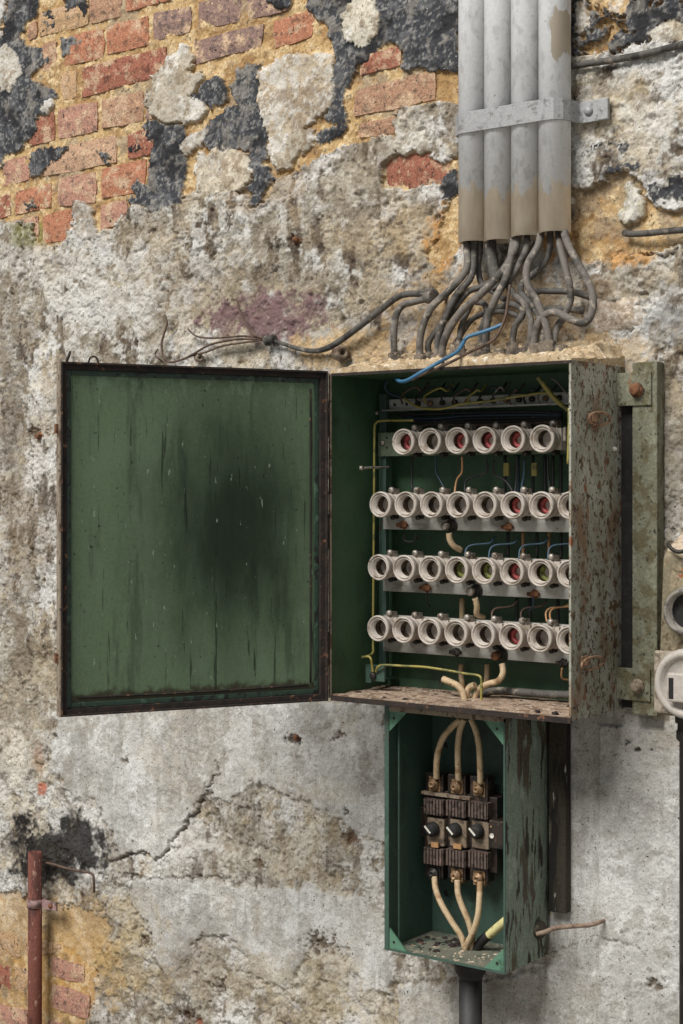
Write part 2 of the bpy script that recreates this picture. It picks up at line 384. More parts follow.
for (cx, cy, r, c) in [(298,240,6,(72,50,34)),(298,739,7,(70,52,38)),(343,734,6,(96,72,48)),(40,432,9,(82,66,50)),(632,741,4,(40,38,34)),(640,749,2.4,(60,56,50)),(656,749,2.6,(60,56,50)),
   (349,812,5,(80,66,52)),(660,980,9,(92,78,60)),(225,985,10,(90,74,58)),(325,940,14,(96,82,66)),(190,1012,8,(70,48,38)),(202,1021,6,(140,84,62)),(352,838,7,(104,80,60)),(262,862,7,(96,78,60)),
   (60,735,4,(60,52,46)),(150,940,8,(88,74,58)),(130,760,5,(110,98,84)),(560,800,6,(120,112,100)),(440,218,6,(92,72,48)),(613,206,4,(70,56,40))]:
    m = sst(1 - np.sqrt(((PX-cx)/r)**2 + ((PY-cy)/(r*.8))**2) + 2.2*(n_k-.5) + 1.6*(n_h-.5), 0, .5)
    blend(pc, c, m*0.85); H = np.where(is_r, H - 0.006*m, H)
blend(pc, (86,76,66), ck*0.7)
blend(pc, (30,28,28), ell(57,853,56,44,.45,1.0)*.93)
moss = ell(40,232,30,12,.4,.5); blend(COL, (112,108,44), moss*.7)
COL = np.where(is_r[..., None], pc, COL)
bare2 = np.zeros_like(COL); bare2[:] = colr((190,146,82)); blend(bare2, (214,186,140), sst(n_h, .5, .65)); blend(bare2, (120,96,62), sst(n_g, .56, .68)); blend(bare2, (176,150,110), sst(n_e, .5, .6)*.6)
COL = np.where(((e2 > 0) & is_r)[..., None], bare2*0.6 + COL*0.4, COL); LAB[(e2 > 0)] = 0
# tar, then flakes of older plaster
for i, p in enumerate(TAR):
    s = sd(p, 0.9); m = s > 0
    if i == 14: m &= (n_h*0.6 + n_g*0.4) < 0.56
    if i in (16, 17): m &= n_h < 0.54
    tc = np.zeros_like(COL[m]); tc[:] = colr((62,63,66))
    a = sst(n_h[m], 0.48, 0.68)[:, None]; tc += (colr((104,104,105))-tc)*a*0.7
    a = sst(n_k[m], 0.56, 0.70)[:, None]; tc += (colr((150,147,142))-tc)*a*0.7; a = sst(n_u[m], 0.575, 0.62)[:, None]; tc += (colr((150,142,130))-tc)*a*0.4
    a = sst(-n_g[m], -0.46, -0.3)[:, None]; tc += (colr((46,46,48))-tc)*a
    COL[m] = tc; base = 0.0105 if i < 14 else 0.017
    H[m] = base + 0.003*(n_h[m]-0.5) + 0.005*(n_g[m]-0.5) + 0.003*(n_k[m]-0.5) + .0010*(terr[m]-10); LAB[m] = 10 + i
for i, (p, c) in enumerate(FLAKE):
    s = sd(p, 0.8); m = s > 0
    fc = np.zeros_like(COL[m]); fc[:] = colr(c)*.84
    a = sst(n_i[m]*0.5 + n_h[m]*0.5, 0.50, 0.60)[:, None]; fc += (colr((204,200,192))-fc)*a*0.7
    a = sst(n_u[m]*.6+n_k[m]*.4, 0.51, 0.60)[:, None]; fc += (colr((132,114,92))-fc)*a*0.7; fc *= (.82+.36*tl[m])[:, None]
    COL[m] = fc; H[m] = 0.0140 + 0.006*(n_g[m]-0.5) + 0.002*(n_h[m]-0.5) + 0.0015*(n_k[m]-.5) + .0012*(terr[m]-10) + 0.001*sst(s[m], 0, 5); LAB[m] = 100 + i
H += 0.0008*(n_d-0.5)
behind = ((X > -.01) & (X < .56) & (Z > ZB-.03) & (Z < ZB+.59)) | ((X > .08) & (X < .44) & (Z > ZB-.46) & (Z < ZB))
H = np.where(behind, np.minimum(H, .0105), H)
XJ = X + np.where((X > -1.12) & (X < .63), 0.0009*(rng.random(X.shape)-.5), 0)
ZJ = Z + np.where((Z > .27) & (Z < 2.68), 0.0009*(rng.random(X.shape)-.5), 0)

wall_m = mat('peeling_wall', (180,175,165), attr='Col', layers=[((78,68,58), 170, (1,1,1), 0.63, 0.69, 5), ((214,210,202), 110, (1,1,1), 0.67, 0.75, 6)], rough=0.92, bump=(.75, 200), fine=0.26, fscale=330, spec=0.15, bdist=.0025)
NX, NZ = X.shape
idx = np.arange(NX*NZ).reshape(NX, NZ)
Q = np.stack([idx[:-1, :-1], idx[1:, :-1], idx[1:, 1:], idx[:-1, 1:]], -1).reshape(-1, 4)
cl = np.stack([LAB.ravel()[Q[:, k]] for k in range(4)], 1).max(1)
PT = np.stack([XJ.ravel(), -H.ravel(), ZJ.ravel()], 1); CF = COL.reshape(-1, 3)
def grid_obj(name, lab, parent=None, slab=False):
    q = Q[cl == lab]
    if len(q) < 6: return None
    used, inv = np.unique(q, return_inverse=True); v = PT[used]; c = CF[used]
    q = inv.reshape(-1, 4)
    if slab:
        n = len(v); x0, x1, y0, y1, z0, z1 = gx[0], gx[-1], 0.03, 0.24, gz[0], gz[-1]
        v = np.concatenate([v, [(x0,y0,z0),(x1,y0,z0),(x1,y1,z0),(x0,y1,z0),(x0,y0,z1),(x1,y0,z1),(x1,y1,z1),(x0,y1,z1)]])
        q = np.concatenate([q, n + np.array([(0,3,2,1),(4,5,6,7),(0,1,5,4),(1,2,6,5),(2,3,7,6),(3,0,4,7)])]); c = np.concatenate([c, np.tile(colr((150,140,124)), (8, 1))])
    me = bpy.data.meshes.new(name)
    me.vertices.add(len(v)); me.vertices.foreach_set('co', v.astype(np.float32).ravel())
    me.loops.add(q.size); me.loops.foreach_set('vertex_index', q.ravel().astype(np.int32))
    me.polygons.add(len(q)); me.polygons.foreach_set('loop_start', np.arange(0, q.size, 4, dtype=np.int32)); me.polygons.foreach_set('loop_total', np.full(len(q), 4, np.int32))
    me.update(calc_edges=True)
    at = me.color_attributes.new('Col', 'FLOAT_COLOR', 'POINT')
    at.data.foreach_set('color', np.concatenate([np.clip(c, 0, 1), np.ones((len(c), 1))], 1).astype(np.float32).ravel())
    me.materials.append(wall_m)
    o = bpy.data.objects.new(name, me); C.objects.link(o); WORLD[o.name] = Vector()
    if parent: o.parent = parent
    return o
wall = grid_obj('wall_back', 0, slab=True)
tag(wall, 'peeling old brick wall with grey plaster and black tar patches', 'wall', kind='structure')
ro = grid_obj('plaster_coat', 1, wall); ro['label'] = 'stained grey and white plaster coat with cracks'
for i in range(len(TAR)):
    o = grid_obj('tar_patch', 10+i, wall)
    if o: o['label'] = 'black crumbling tar'
for i in range(len(FLAKE)):
    o = grid_obj('plaster_flake', 100+i, wall)
    if o: o['label'] = 'pale plaster flake'

# bricks, each its own piece of the wall
BR = {'red': (150,98,80), 'orange': (172,118,92), 'brown': (164,128,104), 'plum': (138,113,104), 'pale': (182,148,122), 'rose': (172,130,112), 'tan': (178,146,112)}
def bmat(k):
    b = BR[k]; d = (int(b[0]*.70), int(b[1]*.74), int(b[2]*.76))
    return mat('brick_'+k, b, [(d, 60, (1,1,1), .50, .66, 5), ((190,162,134), 30, (1,1,1), .50, .66, 6), ((176,150,120), 90, (1,1,1), .58, .68, 5), ((56,50,46), 100, (1,1,1), .62, .69, 4)], rough=0.95, bump=(1.0, 130), fine=.4, fscale=300, spec=.12, bdist=.004)
BRICKS = [  # pixel corners TL TR BR BL, kind
 ([(38,13),(88,-2),(88,24),(38,37)],'tan'), ([(89,-2),(121,-10),(121,16),(89,24)],'brown'), ([(124,-12),(170,-24),(170,0),(124,12)],'orange'), ([(27,24),(36,20),(36,38),(27,40)],'brown'),
 ([(40,44),(56,40),(56,68),(40,72)],'brown'), ([(63,38),(103,28),(103,57),(63,66)],'orange'), ([(105,27),(148,15),(148,45),(105,55)],'orange'), ([(152,12),(191,5),(190,32),(152,41)],'plum'), ([(197,2),(240,-9),(240,22),(197,29)],'plum'), ([(246,-8),(290,-18),(290,9),(247,20)],'plum'),
 ([(58,73),(76,69),(76,97),(62,101)],'tan'), ([(80,68),(166,46),(166,74),(80,98)],'red'), ([(192,41),(264,23),(261,46),(193,65)],'plum'), ([(272,21),(314,9),(312,37),(273,49)],'orange'),
 ([(30,118),(54,110),(54,140),(28,147)],'red'), ([(57,109),(97,101),(97,131),(57,139)],'rose'), ([(100,100),(143,90),(143,121),(100,129)],'brown'), ([(145,90),(153,88),(153,118),(145,120)],'plum'),
 ([(2,162),(29,154),(29,180),(2,187)],'rose'), ([(34,152),(116,134),(116,162),(34,178)],'pale'), ([(126,134),(153,127),(153,153),(126,159)],'red'),
 ([(-6,198),(10,193),(10,216),(-6,220)],'red'), ([(14,191),(51,182),(51,207),(14,215)],'orange'), ([(57,178),(95,171),(95,203),(57,206)],'rose'), ([(100,168),(146,158),(144,190),(100,199)],'orange'), ([(147,158),(160,155),(160,186),(147,189)],'orange'),
 ([(42,215),(74,207),(74,238),(42,244)],'orange'), ([(99,205),(126,199),(126,222),(99,230)],'rose'), ([(2,223),(38,215),(38,244),(2,250)],'rose'),
 ([(360,57),(401,44),(401,65),(358,76)],'red'), ([(354,90),(436,70),(436,99),(352,117)],'brown'), ([(357,124),(408,112),(408,131),(357,138)],'brown'), ([(386,158),(447,146),(450,184),(386,194)],'red'),
 ([(50,956),(84,966),(84,984),(50,976)],'rose'), ([(50,984),(90,996),(88,1020),(50,1008)],'rose'), ([(-6,964),(11,967),(11,990),(-6,988)],'red'), ([(-10,1003),(27,1010),(27,1034),(-10,1028)],'rose'), ([(14,966),(28,970),(28,994),(14,991)],'tan'), ([(46,1020),(66,1025),(66,1045),(46,1040)],'rose'),
 ([(66,1025),(100,1034),(100,1050),(66,1045)],'tan'), ([(-4,932),(20,936),(20,958),(-4,955)],'tan'), ([(24,938),(60,944),(60,952),(24,960)],'tan'),
]
for q, k in BRICKS:
    hh = 0.0084 + random.uniform(-.001, .0012)
    P = [W(px, py, -hh) for px, py in q]          # TL TR BR BL
    nx, nz = 5, 3; vs = []; 
    for j in range(nz):
        for i in range(nx):
            u, v = i/(nx-1), j/(nz-1)
            p = (P[0]*(1-u) + P[1]*u)*(1-v) + (P[3]*(1-u) + P[2]*u)*v
            edge = i in (0, nx-1) or j in (0, nz-1); cor = i in (0, nx-1) and j in (0, nz-1)
            ctr = sum(P, Vector())/4
            p = p + (ctr-p).normalized()*(0.0035 if cor else (random.uniform(-.002, .0025) if edge else 0))
            vs.append(Vector((p.x, -hh + (random.uniform(.0012,.004) if edge else random.uniform(-.0012, .0010)), p.z)))
    fs = []
    for j in range(nz-1):
        for i in range(nx-1): a = j*nx+i; fs.append((a, a+nx, a+nx+1, a+1))
    ring = [i for i in range(nx)] + [j*nx+nx-1 for j in range(1, nz)] + [(nz-1)*nx+i for i in range(nx-2, -1, -1)] + [j*nx for j in range(nz-2, 0, -1)]
    n = len(vs); vs += [Vector((vs[r].x, 0.028, vs[r].z)) for r in ring]
    for a in range(len(ring)): b = (a+1) % len(ring); fs.append((ring[a], ring[b], n+b, n+a))
    mb = MB(); mb.add(vs, fs); obj('brick', mb, bmat(k), wall)

floor = obj('floor', MB().box((-1.9, -4.2, -0.1), (2.6, 0.24, 0.0)), mat('concrete_floor', (150,142,130), [((110,100,88), 6, (1,1,1), .5, .65, 5)], rough=.9, bump=(.3, 80)))
tag(floor, 'bare grey concrete floor below the wall', 'floor', kind='structure')

# ------------------------------------------------------------------ materials of the things
M_BOXOUT = mat('rusty_grey_green_paint', (148,147,132), [((166,165,152), 22, (1,1,.5), .48, .60, 6), ((128,106,82), 14, (1,1,.5), .50, .66, 6), ((102,80,58), 62, (1.1,1.1,.8), .53, .61, 6), ((64,50,40), 130, (1,1,.8), .56, .63, 5), ((128,82,52), 34, (1,1,.5), .60, .68, 6)], rough=.8, bump=(.7, 140), fine=.28, fscale=260)
M_GREEN = mat('dark_green_paint', (58,86,60), [((40,60,44), 9, (1,1,.6), .50, .70, 5), ((62,84,64), 26, (1,1,.8), .60, .74, 4), ((58,44,34), 60, (1,1,.4), .66, .72, 4)], rough=.55, bump=(.12, 120), fine=.14)
M_TEAL = mat('blue_green_paint', (60,82,71), [((44,62,54), 11, (1,1,.6), .50, .70, 5), ((78,104,88), 34, (1,1,.8), .62, .74, 4), ((74,54,40), 70, (1,1,.4), .66, .72, 4)], rough=.55, bump=(.12, 120), fine=.14)
M_TEALOUT = mat('peeling_green_paint', (120,132,118), [((84,76,60), 15, (1.5,1.5,.28), .49, .53, 6), ((50,44,36), 40, (1.5,1.5,.3), .56, .61, 5), ((142,152,138), 30, (1,1,.5), .56, .66, 5)], rough=.85, bump=(1.0, 70), fine=.28, fscale=240, bdist=.004)
M_BOARD = mat('green_painted_board', (114,113,94), [((130,130,110), 14, (1,1,.35), .48, .60, 6), ((94,88,64), 40, (1,1,.8), .48, .60, 6), ((60,54,44), 110, (1,1,.8), .58, .65, 5), ((132,88,54), 24, (1,1,.3), .66, .72, 4)], rough=.9, bump=(.9, 120), fine=.3)
M_ROT = mat('rotten_batten', (58,52,42), [((30,28,24), 22, (1,1,.2), .46, .54, 5), ((98,92,76), 30, (1,1,.2), .58, .64, 5), ((160,156,146), 45, (1,1,.25), .66, .70, 4)], rough=.95, bump=(1.0, 60), fine=.3)
M_RIM = mat('rusted_rim', (44,33,27), [((28,22,19), 40, (1,1,1), .48, .6, 5), ((112,78,56), 70, (1,1,1), .60, .68, 4)], rough=.85, bump=(.5, 160))
M_LIP = mat('worn_lip', (138,124,106), [((86,66,50), 45, (1,1,.6), .5, .62, 5), ((60,48,38), 80, (1,1,1), .6, .68, 4)], rough=.8, bump=(.4, 160))
M_BLACK = mat('rubber_and_shade_black', (22,21,20), [((40,37,33), 60, (1,1,1), .52, .66, 4)], rough=.75, bump=(.2, 150))
M_PORC = mat('dusty_porcelain', (184,174,163), [((146,134,120), 45, (1,1,1), .50, .64, 5), ((120,104,90), 80, (1,1,1), .62, .72, 4)], rough=.45, bump=(.08, 200), fine=.08)
M_DARKIN = mat('sooty_brass', (44,37,32), [((20,17,16), 120, (1,1,1), .45, .6, 4)], rough=.5, metal=.4)
M_RED = mat('red_gauge_ring', (166,66,64), [((120,34,34), 150, (1,1,1), .5, .65, 3)], rough=.45, fine=.15)
M_OLIVE = mat('olive_gauge_ring', (120,124,48), [((64,66,30), 150, (1,1,1), .5, .65, 3)], rough=.45, fine=.15)
M_RAIL = mat('dull_aluminium', (178,176,168), [((138,134,124), 30, (.4,1,1), .48, .64, 5), ((112,90,68), 70, (1,1,1), .64, .72, 4)], rough=.55, metal=.25, bump=(.1, 200), fine=.12)
M_RAILG = mat('greenish_rail', (94,106,84), [((70,84,66), 30, (1,1,1), .5, .65, 4)], rough=.6, fine=.15)
M_SCREW = mat('grey_steel_screw', (164,156,146), [((96,82,68), 120, (1,1,1), .5, .64, 4)], rough=.45, metal=.5)
M_DSCREW = mat('blackened_screw', (52,49,44), [((90,80,68), 140, (1,1,1), .58, .68, 3)], rough=.5, metal=.4)
M_RUST = mat('rust', (118,78,50), [((70,46,32), 90, (1,1,1), .48, .62, 5), ((164,112,70), 70, (1,1,1), .62, .7, 4)], rough=.9, bump=(.6, 200), fine=.25)
M_RPIPE = mat('red_oxide_pipe', (106,60,48), [((74,40,33), 40, (1,1,.3), .5, .62, 5), ((150,116,100), 90, (1,1,.5), .60, .68, 4)], rough=.85, bump=(.6, 160), fine=.22)
M_CABLE = mat('dusty_grey_cable', (106,100,93), [((66,62,57), 30, (1,1,1), .48, .62, 5), ((150,140,126), 60, (1,1,1), .55, .68, 5)], rough=.8, bump=(.2, 180), fine=.15)
M_CABLED = mat('dark_grey_cable', (84,80,75), [((50,47,44), 30, (1,1,1), .48, .62, 5), ((134,124,110), 60, (1,1,1), .54, .68, 5)], rough=.8, bump=(.2, 180), fine=.15)
M_TAN = mat('tan_cable', (190,166,132), [((150,120,86), 40, (1,1,1), .50, .64, 4), ((120,92,64), 80, (1,1,1), .62, .7, 4)], rough=.7, bump=(.15, 160), fine=.12)
M_YEL = mat('yellow_green_wire', (150,138,72), [((104,104,58), 40, (1,1,1), .52, .6, 3)], rough=.5, fine=.1)
M_JBLUE = mat('faded_blue_wire', (50,76,92), rough=.5, fine=.1)
M_GLAND = mat('dirty_gland', (112,100,86), [((70,62,54), 50, (1,1,1), .46, .6, 5), ((160,144,120), 80, (1,1,1), .54, .64, 5)], rough=.95, bump=(1.0, 150), fine=.3, bdist=.004)
M_BLUE = mat('blue_wire', (60,106,138), [((38,66,88), 40, (1,1,1), .55, .66, 3)], rough=.45, fine=.1)
M_DBLUE = mat('dark_blue_wire', (36,52,66), rough=.5, fine=.1)
M_WBLK = mat('black_wire', (26,26,26), [((60,56,50), 90, (1,1,1), .6, .7, 3)], rough=.6, fine=.1)
M_WBRN = mat('brown_wire', (92,72,58), [((60,46,38), 60, (1,1,1), .5, .62, 3)], rough=.7, fine=.15)
M_OCH = mat('bare_copper_wire', (164,124,84), rough=.6, fine=.15)
M_PIPE = mat('white_painted_conduit', (196,196,196), [((176,176,176), 60, (1,1,.5), .5, .65, 4), ((158,152,142), 130, (1,1,1), .66, .74, 3)], rough=.55, bump=(.12, 220), fine=.07)
M_CLAMP = mat('galvanised_band', (152,152,151), [((118,116,113), 90, (1,1,1), .52, .66, 4), ((116,104,92), 60, (1,1,1), .66, .74, 4)], rough=.6, metal=.2, bump=(.25, 220), fine=.14)
M_BAKE = mat('brown_bakelite', (44,34,28), [((86,66,52), 90, (1,1,1), .56, .66, 4), ((22,18,16), 40, (1,1,1), .5, .6, 4)], rough=.45, fine=.25)
M_RIB = mat('ribbed_grip', (92,78,70), [((52,42,36), 110, (1,1,1), .5, .62, 4), ((124,96,92), 60, (1,1,1), .60, .68, 4)], rough=.55, fine=.25)
M_BRASS = mat('tarnished_brass', (150,120,88), [((84,64,46), 120, (1,1,1), .5, .64, 4), ((190,170,140), 90, (1,1,1), .62, .7, 3)], rough=.5, metal=.35, fine=.2)
M_WHITE = mat('white_paint', (214,208,196), rough=.5, fine=.08)
M_CAST = mat('dusty_cast_iron', (120,110,88), [((146,132,108), 30, (1,1,1), .5, .62, 5), ((84,70,50), 60, (1,1,1), .56, .66, 5), ((150,84,48), 60, (1,1,1), .66, .72, 4)], rough=.9, bump=(.5, 160), fine=.25)
M_DUST = mat('pinkish_dust', (188,170,148), [((150,130,106), 60, (1,1,1), .52, .66, 5), ((214,202,186), 120, (1,1,1), .60, .70, 4)], rough=.95, bump=(.5, 240), fine=.2)
M_FLOORD = mat('brown_dust', (160,138,118), [((118,96,78), 36, (1,1,1), .46, .60, 6), ((204,190,172), 90, (1,1,1), .58, .68, 5), ((70,54,44), 120, (1,1,1), .62, .68, 4)], rough=.95, bump=(.8, 200), fine=.35)
M_RUSTL = mat('pale_rust', (156,124,98), [((96,68,50), 90, (1,1,1), .5, .62, 5)], rough=.85, bump=(.5, 200), fine=.2)
M_CAPPL = mat('dirty_cap_plate', (158,146,130), [((116,104,88), 50, (1,1,1), .48, .62, 5)], rough=.9, bump=(.5, 160), fine=.25)
M_GREYPORC = mat('grey_porcelain_cap', (176,168,158), [((140,130,118), 50, (1,1,1), .52, .66, 4)], rough=.6, bump=(.15, 200), fine=.12)
M_CEM = mat('crumbly_cement', (186,164,132), [((150,126,94), 40, (1,1,1), .50, .64, 5), ((214,204,186), 80, (1,1,1), .56, .68, 5), ((110,92,72), 130, (1,1,1), .62, .70, 4)], rough=.96, bump=(1.0, 150), fine=.3, fscale=300)
M_IRONP = mat('black_iron_pipe', (44,42,40), [((96,92,86), 34, (1,1,.3), .60, .68, 5), ((24,22,21), 40, (1,1,.5), .5, .62, 4)], rough=.6, bump=(.4, 120), fine=.2)

# ------------------------------------------------------------------ fuse cabinet
BW, BH, BD, G = 0.488352, 0.58, 0.186045, 0.015
YF, YB = -BD - G, -G
Z0, Z1 = ZB, ZB + BH
TH = 0.003
cab = thing('fuse_cabinet', (BW/2, -0.1, Z0), 'open green metal fuse cabinet with rows of white porcelain fuse sockets', 'fuse box')
obj('back_panel', MB().box((0, YB-TH, Z0), (BW, YB, Z1)), M_GREEN, cab)
obj('side_panel', MB().box((0, YF, Z0), (TH, YB-TH, Z1)), M_GREEN, cab)
sp = obj('side_panel', MB().box((BW-TH, YF, Z0), (BW, YB-TH, Z1)), M_BOXOUT, cab); sp['label'] = 'rust-speckled grey green side panel'
obj('top_panel', MB().box((TH, YF, Z1-TH), (BW-TH, YB-TH, Z1)), M_GREEN, cab)
obj('bottom_panel', MB().box((TH, YF, Z0), (BW-TH, YB-TH, Z0+TH)), M_RIM, cab)
lipm = MB().box((0, YF-.002, Z0), (.006, YF, Z1)); obj('front_lip', lipm, M_LIP, cab)
obj('front_lip', MB().box((.006, YF-.003, Z0-.004), (BW, YF, Z0+.005)), M_RIM, cab)
obj('front_lip', MB().box((.006, YF-.002, Z1-.005), (BW, YF, Z1)), M_RIM, cab)
obj('front_lip', MB().box((BW-.004, YF-.002, Z0+.005), (BW, YF, Z1-.005)), M_BOXOUT, cab)
obj('back_flange', MB().box((TH, YB-TH-.004, Z0+TH), (BW-TH, YB-TH, Z0+.022)), M_GREEN, cab)

# door, opened past a right angle
DANG = math.atan2(-.4326, -.2316)
DW, DH = 0.482, BH + 0.004
door_mat = mat('door_inside_green', (94,112,86), coord='object', rough=.5, bump=(.05, 60), fine=.12, spec=.18)
def door_marks():
    nt = door_mat.node_tree; N = nt.nodes; L = nt.links; bs = N['Principled BSDF']
    prev = bs.inputs['Base Color'].links[0].from_socket
    tc = N.new('ShaderNodeTexCoord')
    def nz(scale, st, det):
        mp = N.new('ShaderNodeMapping'); mp.inputs['Scale'].default_value = st; L.new(tc.outputs['Object'], mp.inputs['Vector'])
        n = N.new('ShaderNodeTexNoise'); n.inputs['Scale'].default_value = scale; n.inputs['Detail'].default_value = det; n.inputs['Roughness'].default_value = .65
        L.new(mp.outputs['Vector'], n.inputs['Vector']); return n.outputs['Fac']
    def rm(s, a, b, c=0.0, d=1.0):
        r = N.new('ShaderNodeMapRange'); r.interpolation_type = 'SMOOTHSTEP'
        for k, v in zip(('From Min', 'From Max', 'To Min', 'To Max'), (a, b, c, d)): r.inputs[k].default_value = v
        L.new(s, r.inputs['Value']); return r.outputs['Result']
    def mth(op, a, b):
        x = N.new('ShaderNodeMath'); x.operation = op
        for i, v in enumerate((a, b)):
            if isinstance(v, (int, float)): x.inputs[i].default_value = v
            else: L.new(v, x.inputs[i])
        return x.outputs[0]
    def mixc(f, a, c):
        x = N.new('ShaderNodeMix'); x.data_type = 'RGBA'; L.new(f, x.inputs['Factor']); L.new(a, x.inputs['A']); x.inputs['B'].default_value = (*lin(c), 1); return x.outputs['Result']
    # dark blotch fading outwards, in the door's own frame (x from hinge to free edge, z up)
    def blotch(cx, cz, rx, rz):
        mp = N.new('ShaderNodeMapping'); mp.vector_type = 'TEXTURE'
        mp.inputs['Location'].default_value = (cx, 0, cz); mp.inputs['Scale'].default_value = (rx, 10, rz)
        L.new(tc.outputs['Object'], mp.inputs['Vector'])
        ln = N.new('ShaderNodeVectorMath'); ln.operation = 'LENGTH'; L.new(mp.outputs['Vector'], ln.inputs[0])
        return ln.outputs['Value']
    w = mth('MULTIPLY', mth('SUBTRACT', nz(9, (1.6, 1, .5), 4), 0.5), 0.9)
    b1 = rm(mth('ADD', blotch(.178, .305, .20, .29), w), 1.20, 0.1)
    b2 = rm(mth('ADD', blotch(.155, .255, .16, .18), w), 1.25, -0.2)
    d = mth('MAXIMUM', mth('MULTIPLY', b1, .88), mth('MULTIPLY', b2, .80))
    c = mixc(mth('MULTIPLY', rm(nz(14, (1, 1, .6), 5), .45, .7), .45), prev, (104,122,98))
    c = mixc(d, c, (14,24,17))
    c = mixc(mth('MULTIPLY', rm(nz(90, (1, 1, .06), 5), .60, .67), .75), c, (24,32,24))
    c = mixc(mth('MULTIPLY', rm(nz(24, (1, 1, .12), 6), .53, .66), .40), c, (24,32,24))
    c = mixc(mth('MULTIPLY', rm(nz(110, (1, 1, .35), 4), .655, .70), .7), c, (140,156,136))
    c = mixc(mth('MULTIPLY', rm(nz(150, (1, 1, .8), 4), .65, .70), .8), c, (22,28,22))
    # rubbed paint along the top, rust creeping up from the bottom edge
    sx = N.new('ShaderNodeSeparateXYZ'); L.new(tc.outputs['Object'], sx.inputs[0])
    top = rm(mth('ADD', sx.outputs['Z'], mth('MULTIPLY', nz(40, (1, 1, .4), 5), .09)), DH-.005, DH+.035)
    c = mixc(mth('MULTIPLY', top, mth('MULTIPLY', rm(nz(70, (1, 1, .5), 5), .46, .60), .75)), c, (122,142,118))
    bot = rm(mth('SUBTRACT', sx.outputs['Z'], mth('MULTIPLY', nz(50, (1, 1, 1), 5), .045)), .018, .004)
    c = mixc(mth('MULTIPLY', bot, .85), c, (52,42,32))
    L.new(c, bs.inputs['Base Color'])
door_marks()
hinge = Vector((-.0115, YF - .003, Z0 - .002))
d0 = MB().box((0, 0, 0), (DW, .002, DH))
# door frame: local +x hinge->free edge, local -y would be outside; inner side is +y
door = obj('door', d0, door_mat, cab, loc=hinge - WORLD[cab.name], local=True, rotz=DANG)
door['label'] = 'dark green door leaf swung open, streaked, with a dark blotch'
def dsub(name, mb, m, bevel=0): return obj(name, mb, m, door, loc=(0, 0, 0), local=True, bevel=bevel)
def ringbox(x0, x1, z0, z1, w, ya, yb):
    m = MB()
    m.box((x0, ya, z0), (x0+w, yb, z1)); m.box((x1-w, ya, z0), (x1, yb, z1))
    m.box((x0+w, ya, z0), (x1-w, yb, z0+w)); m.box((x0+w, ya, z1-w), (x1-w, yb, z1)); return m
dsub('door_rim', ringbox(-.002, DW+.002, -.002, DH+.002, .003, -.001, .018), M_RIM)
dsub('edge_strip', MB().box((DW+.002, -.001, -.002), (DW+.0045, .018, DH+.002)), M_LIP)
dsub('gasket', ringbox(.001, DW-.001, .001, DH-.001, .009, .002, .012), M_RIM)
dsub('inner_frame', ringbox(.010, DW-.010, .010, DH-.010, .009, .002, .005), mat('dark_frame_green', (40,60,46), [((70,92,74), 40, (1,1,1), .56, .66, 4), ((24,26,22), 60, (1,1,1), .52, .6, 4)], rough=.5, fine=.15), .001)
dsub('weld_bead', MB().tube([(.026, .003, .03), (.026, .003, .3), (.026, .003, DH-.03)], .0016, 6), M_RIM)
dsub('weld_bead', MB().tube([(.03, .003, .027), (.25, .003, .025), (DW-.03, .003, .027)], .0016, 6), M_RIM)
for z in (.095, .475):
    dsub('latch_tab', MB().box((DW-.002, .004, z-.008), (DW+.010, .012, z+.008)), M_RUST, .001)
for z in (.09, .30, .50):
    dsub('hinge_knuckle', MB().cyl((-.004, .010, z-.03), (-.004, .010, z+.03), .0045, 12), M_RIM)
dsub('ring_hook', MB().tube([(.435, .008, DH), (.432, .008, DH+.010), (.426, .008, DH+.013), (.420, .008, DH+.010), (.417, .008, DH)], .0016, 7), M_RIM)

# side clasps on the outer right panel
def side_clasp(px, py, flip):
    p = WX(px, py, BW); x = BW
    c = obj('clasp', MB().box((x, p.y-.034, p.z-.009), (x+.004, p.y-.010, p.z+.009)).box((x+.004, p.y-.026, p.z-.006), (x+.009, p.y-.014, p.z+.006)), M_RUSTL, cab, bevel=.0015)
    pts = []
    for k in range(14):
        a = 2*math.pi*k/14
        pts.append((x+.008+.002*math.sin(a), p.y-.004+.042*math.cos(a)*(1 if math.cos(a) > 0 else .8)-.006, p.z-.002*flip+.0105*math.sin(a)))
    obj('wire_loop', MB().tube(pts, .0022, 7, 3, closed=True), M_RUSTL, c)
side_clasp(597, 419, 0); side_clasp(590, 660, 2)
for (px, py) in ((613, 449),):
    p = WX(px, py, BW); obj('stud', MB().lathe(p, (1, 0, 0), [(0, .004), (.004, .004), (.007, .002), (.0075, 0)], 10), M_WHITE, cab)

# uprights, rails, sockets
YR, YS = -0.066, -0.116          # rail face, socket rim
for px in (383.5,):
    p0 = W(380, 500, YR+.008); p1 = W(387, 500, YR+.008)
    obj('upright', MB().box((p0.x, YR+.004, Z0+.02), (p1.x, YR+.016, Z1-.03)), M_TEAL, cab, bevel=.001)
obj('upright', MB().box((BW-.05, YR+.004, Z0+.02), (BW-.038, YR+.016, Z1-.03)), M_TEAL, cab, bevel=.001)
ROWS = [  # (list of (px, py)), gauge kinds, rail drop below the socket centre
 ([(404,442),(430,441.3),(457,440.6),(484,440),(513,439.4),(543,438.6)], 'r.rrr.', 'g'),
 ([(380.5,504),(405.5,504.2),(432,504.5),(458.5,504.7),(485.5,505),(513,505.6),(541.5,506),(570,506.6)], '.....rr.', 'a'),
 ([(379.5,566.5),(404,567.5),(430,568.8),(456.5,570),(484,571.2),(512,572.4),(541,573.5),(570,575)], '...oorg.'.replace('g','o'), 'a'),
 ([(378,628.3),(403.5,630),(430,631.6),(456.5,633.4),(483.5,635),(511,636.7),(540,638.5),(569,640.5)], '.....r..', 'a')]
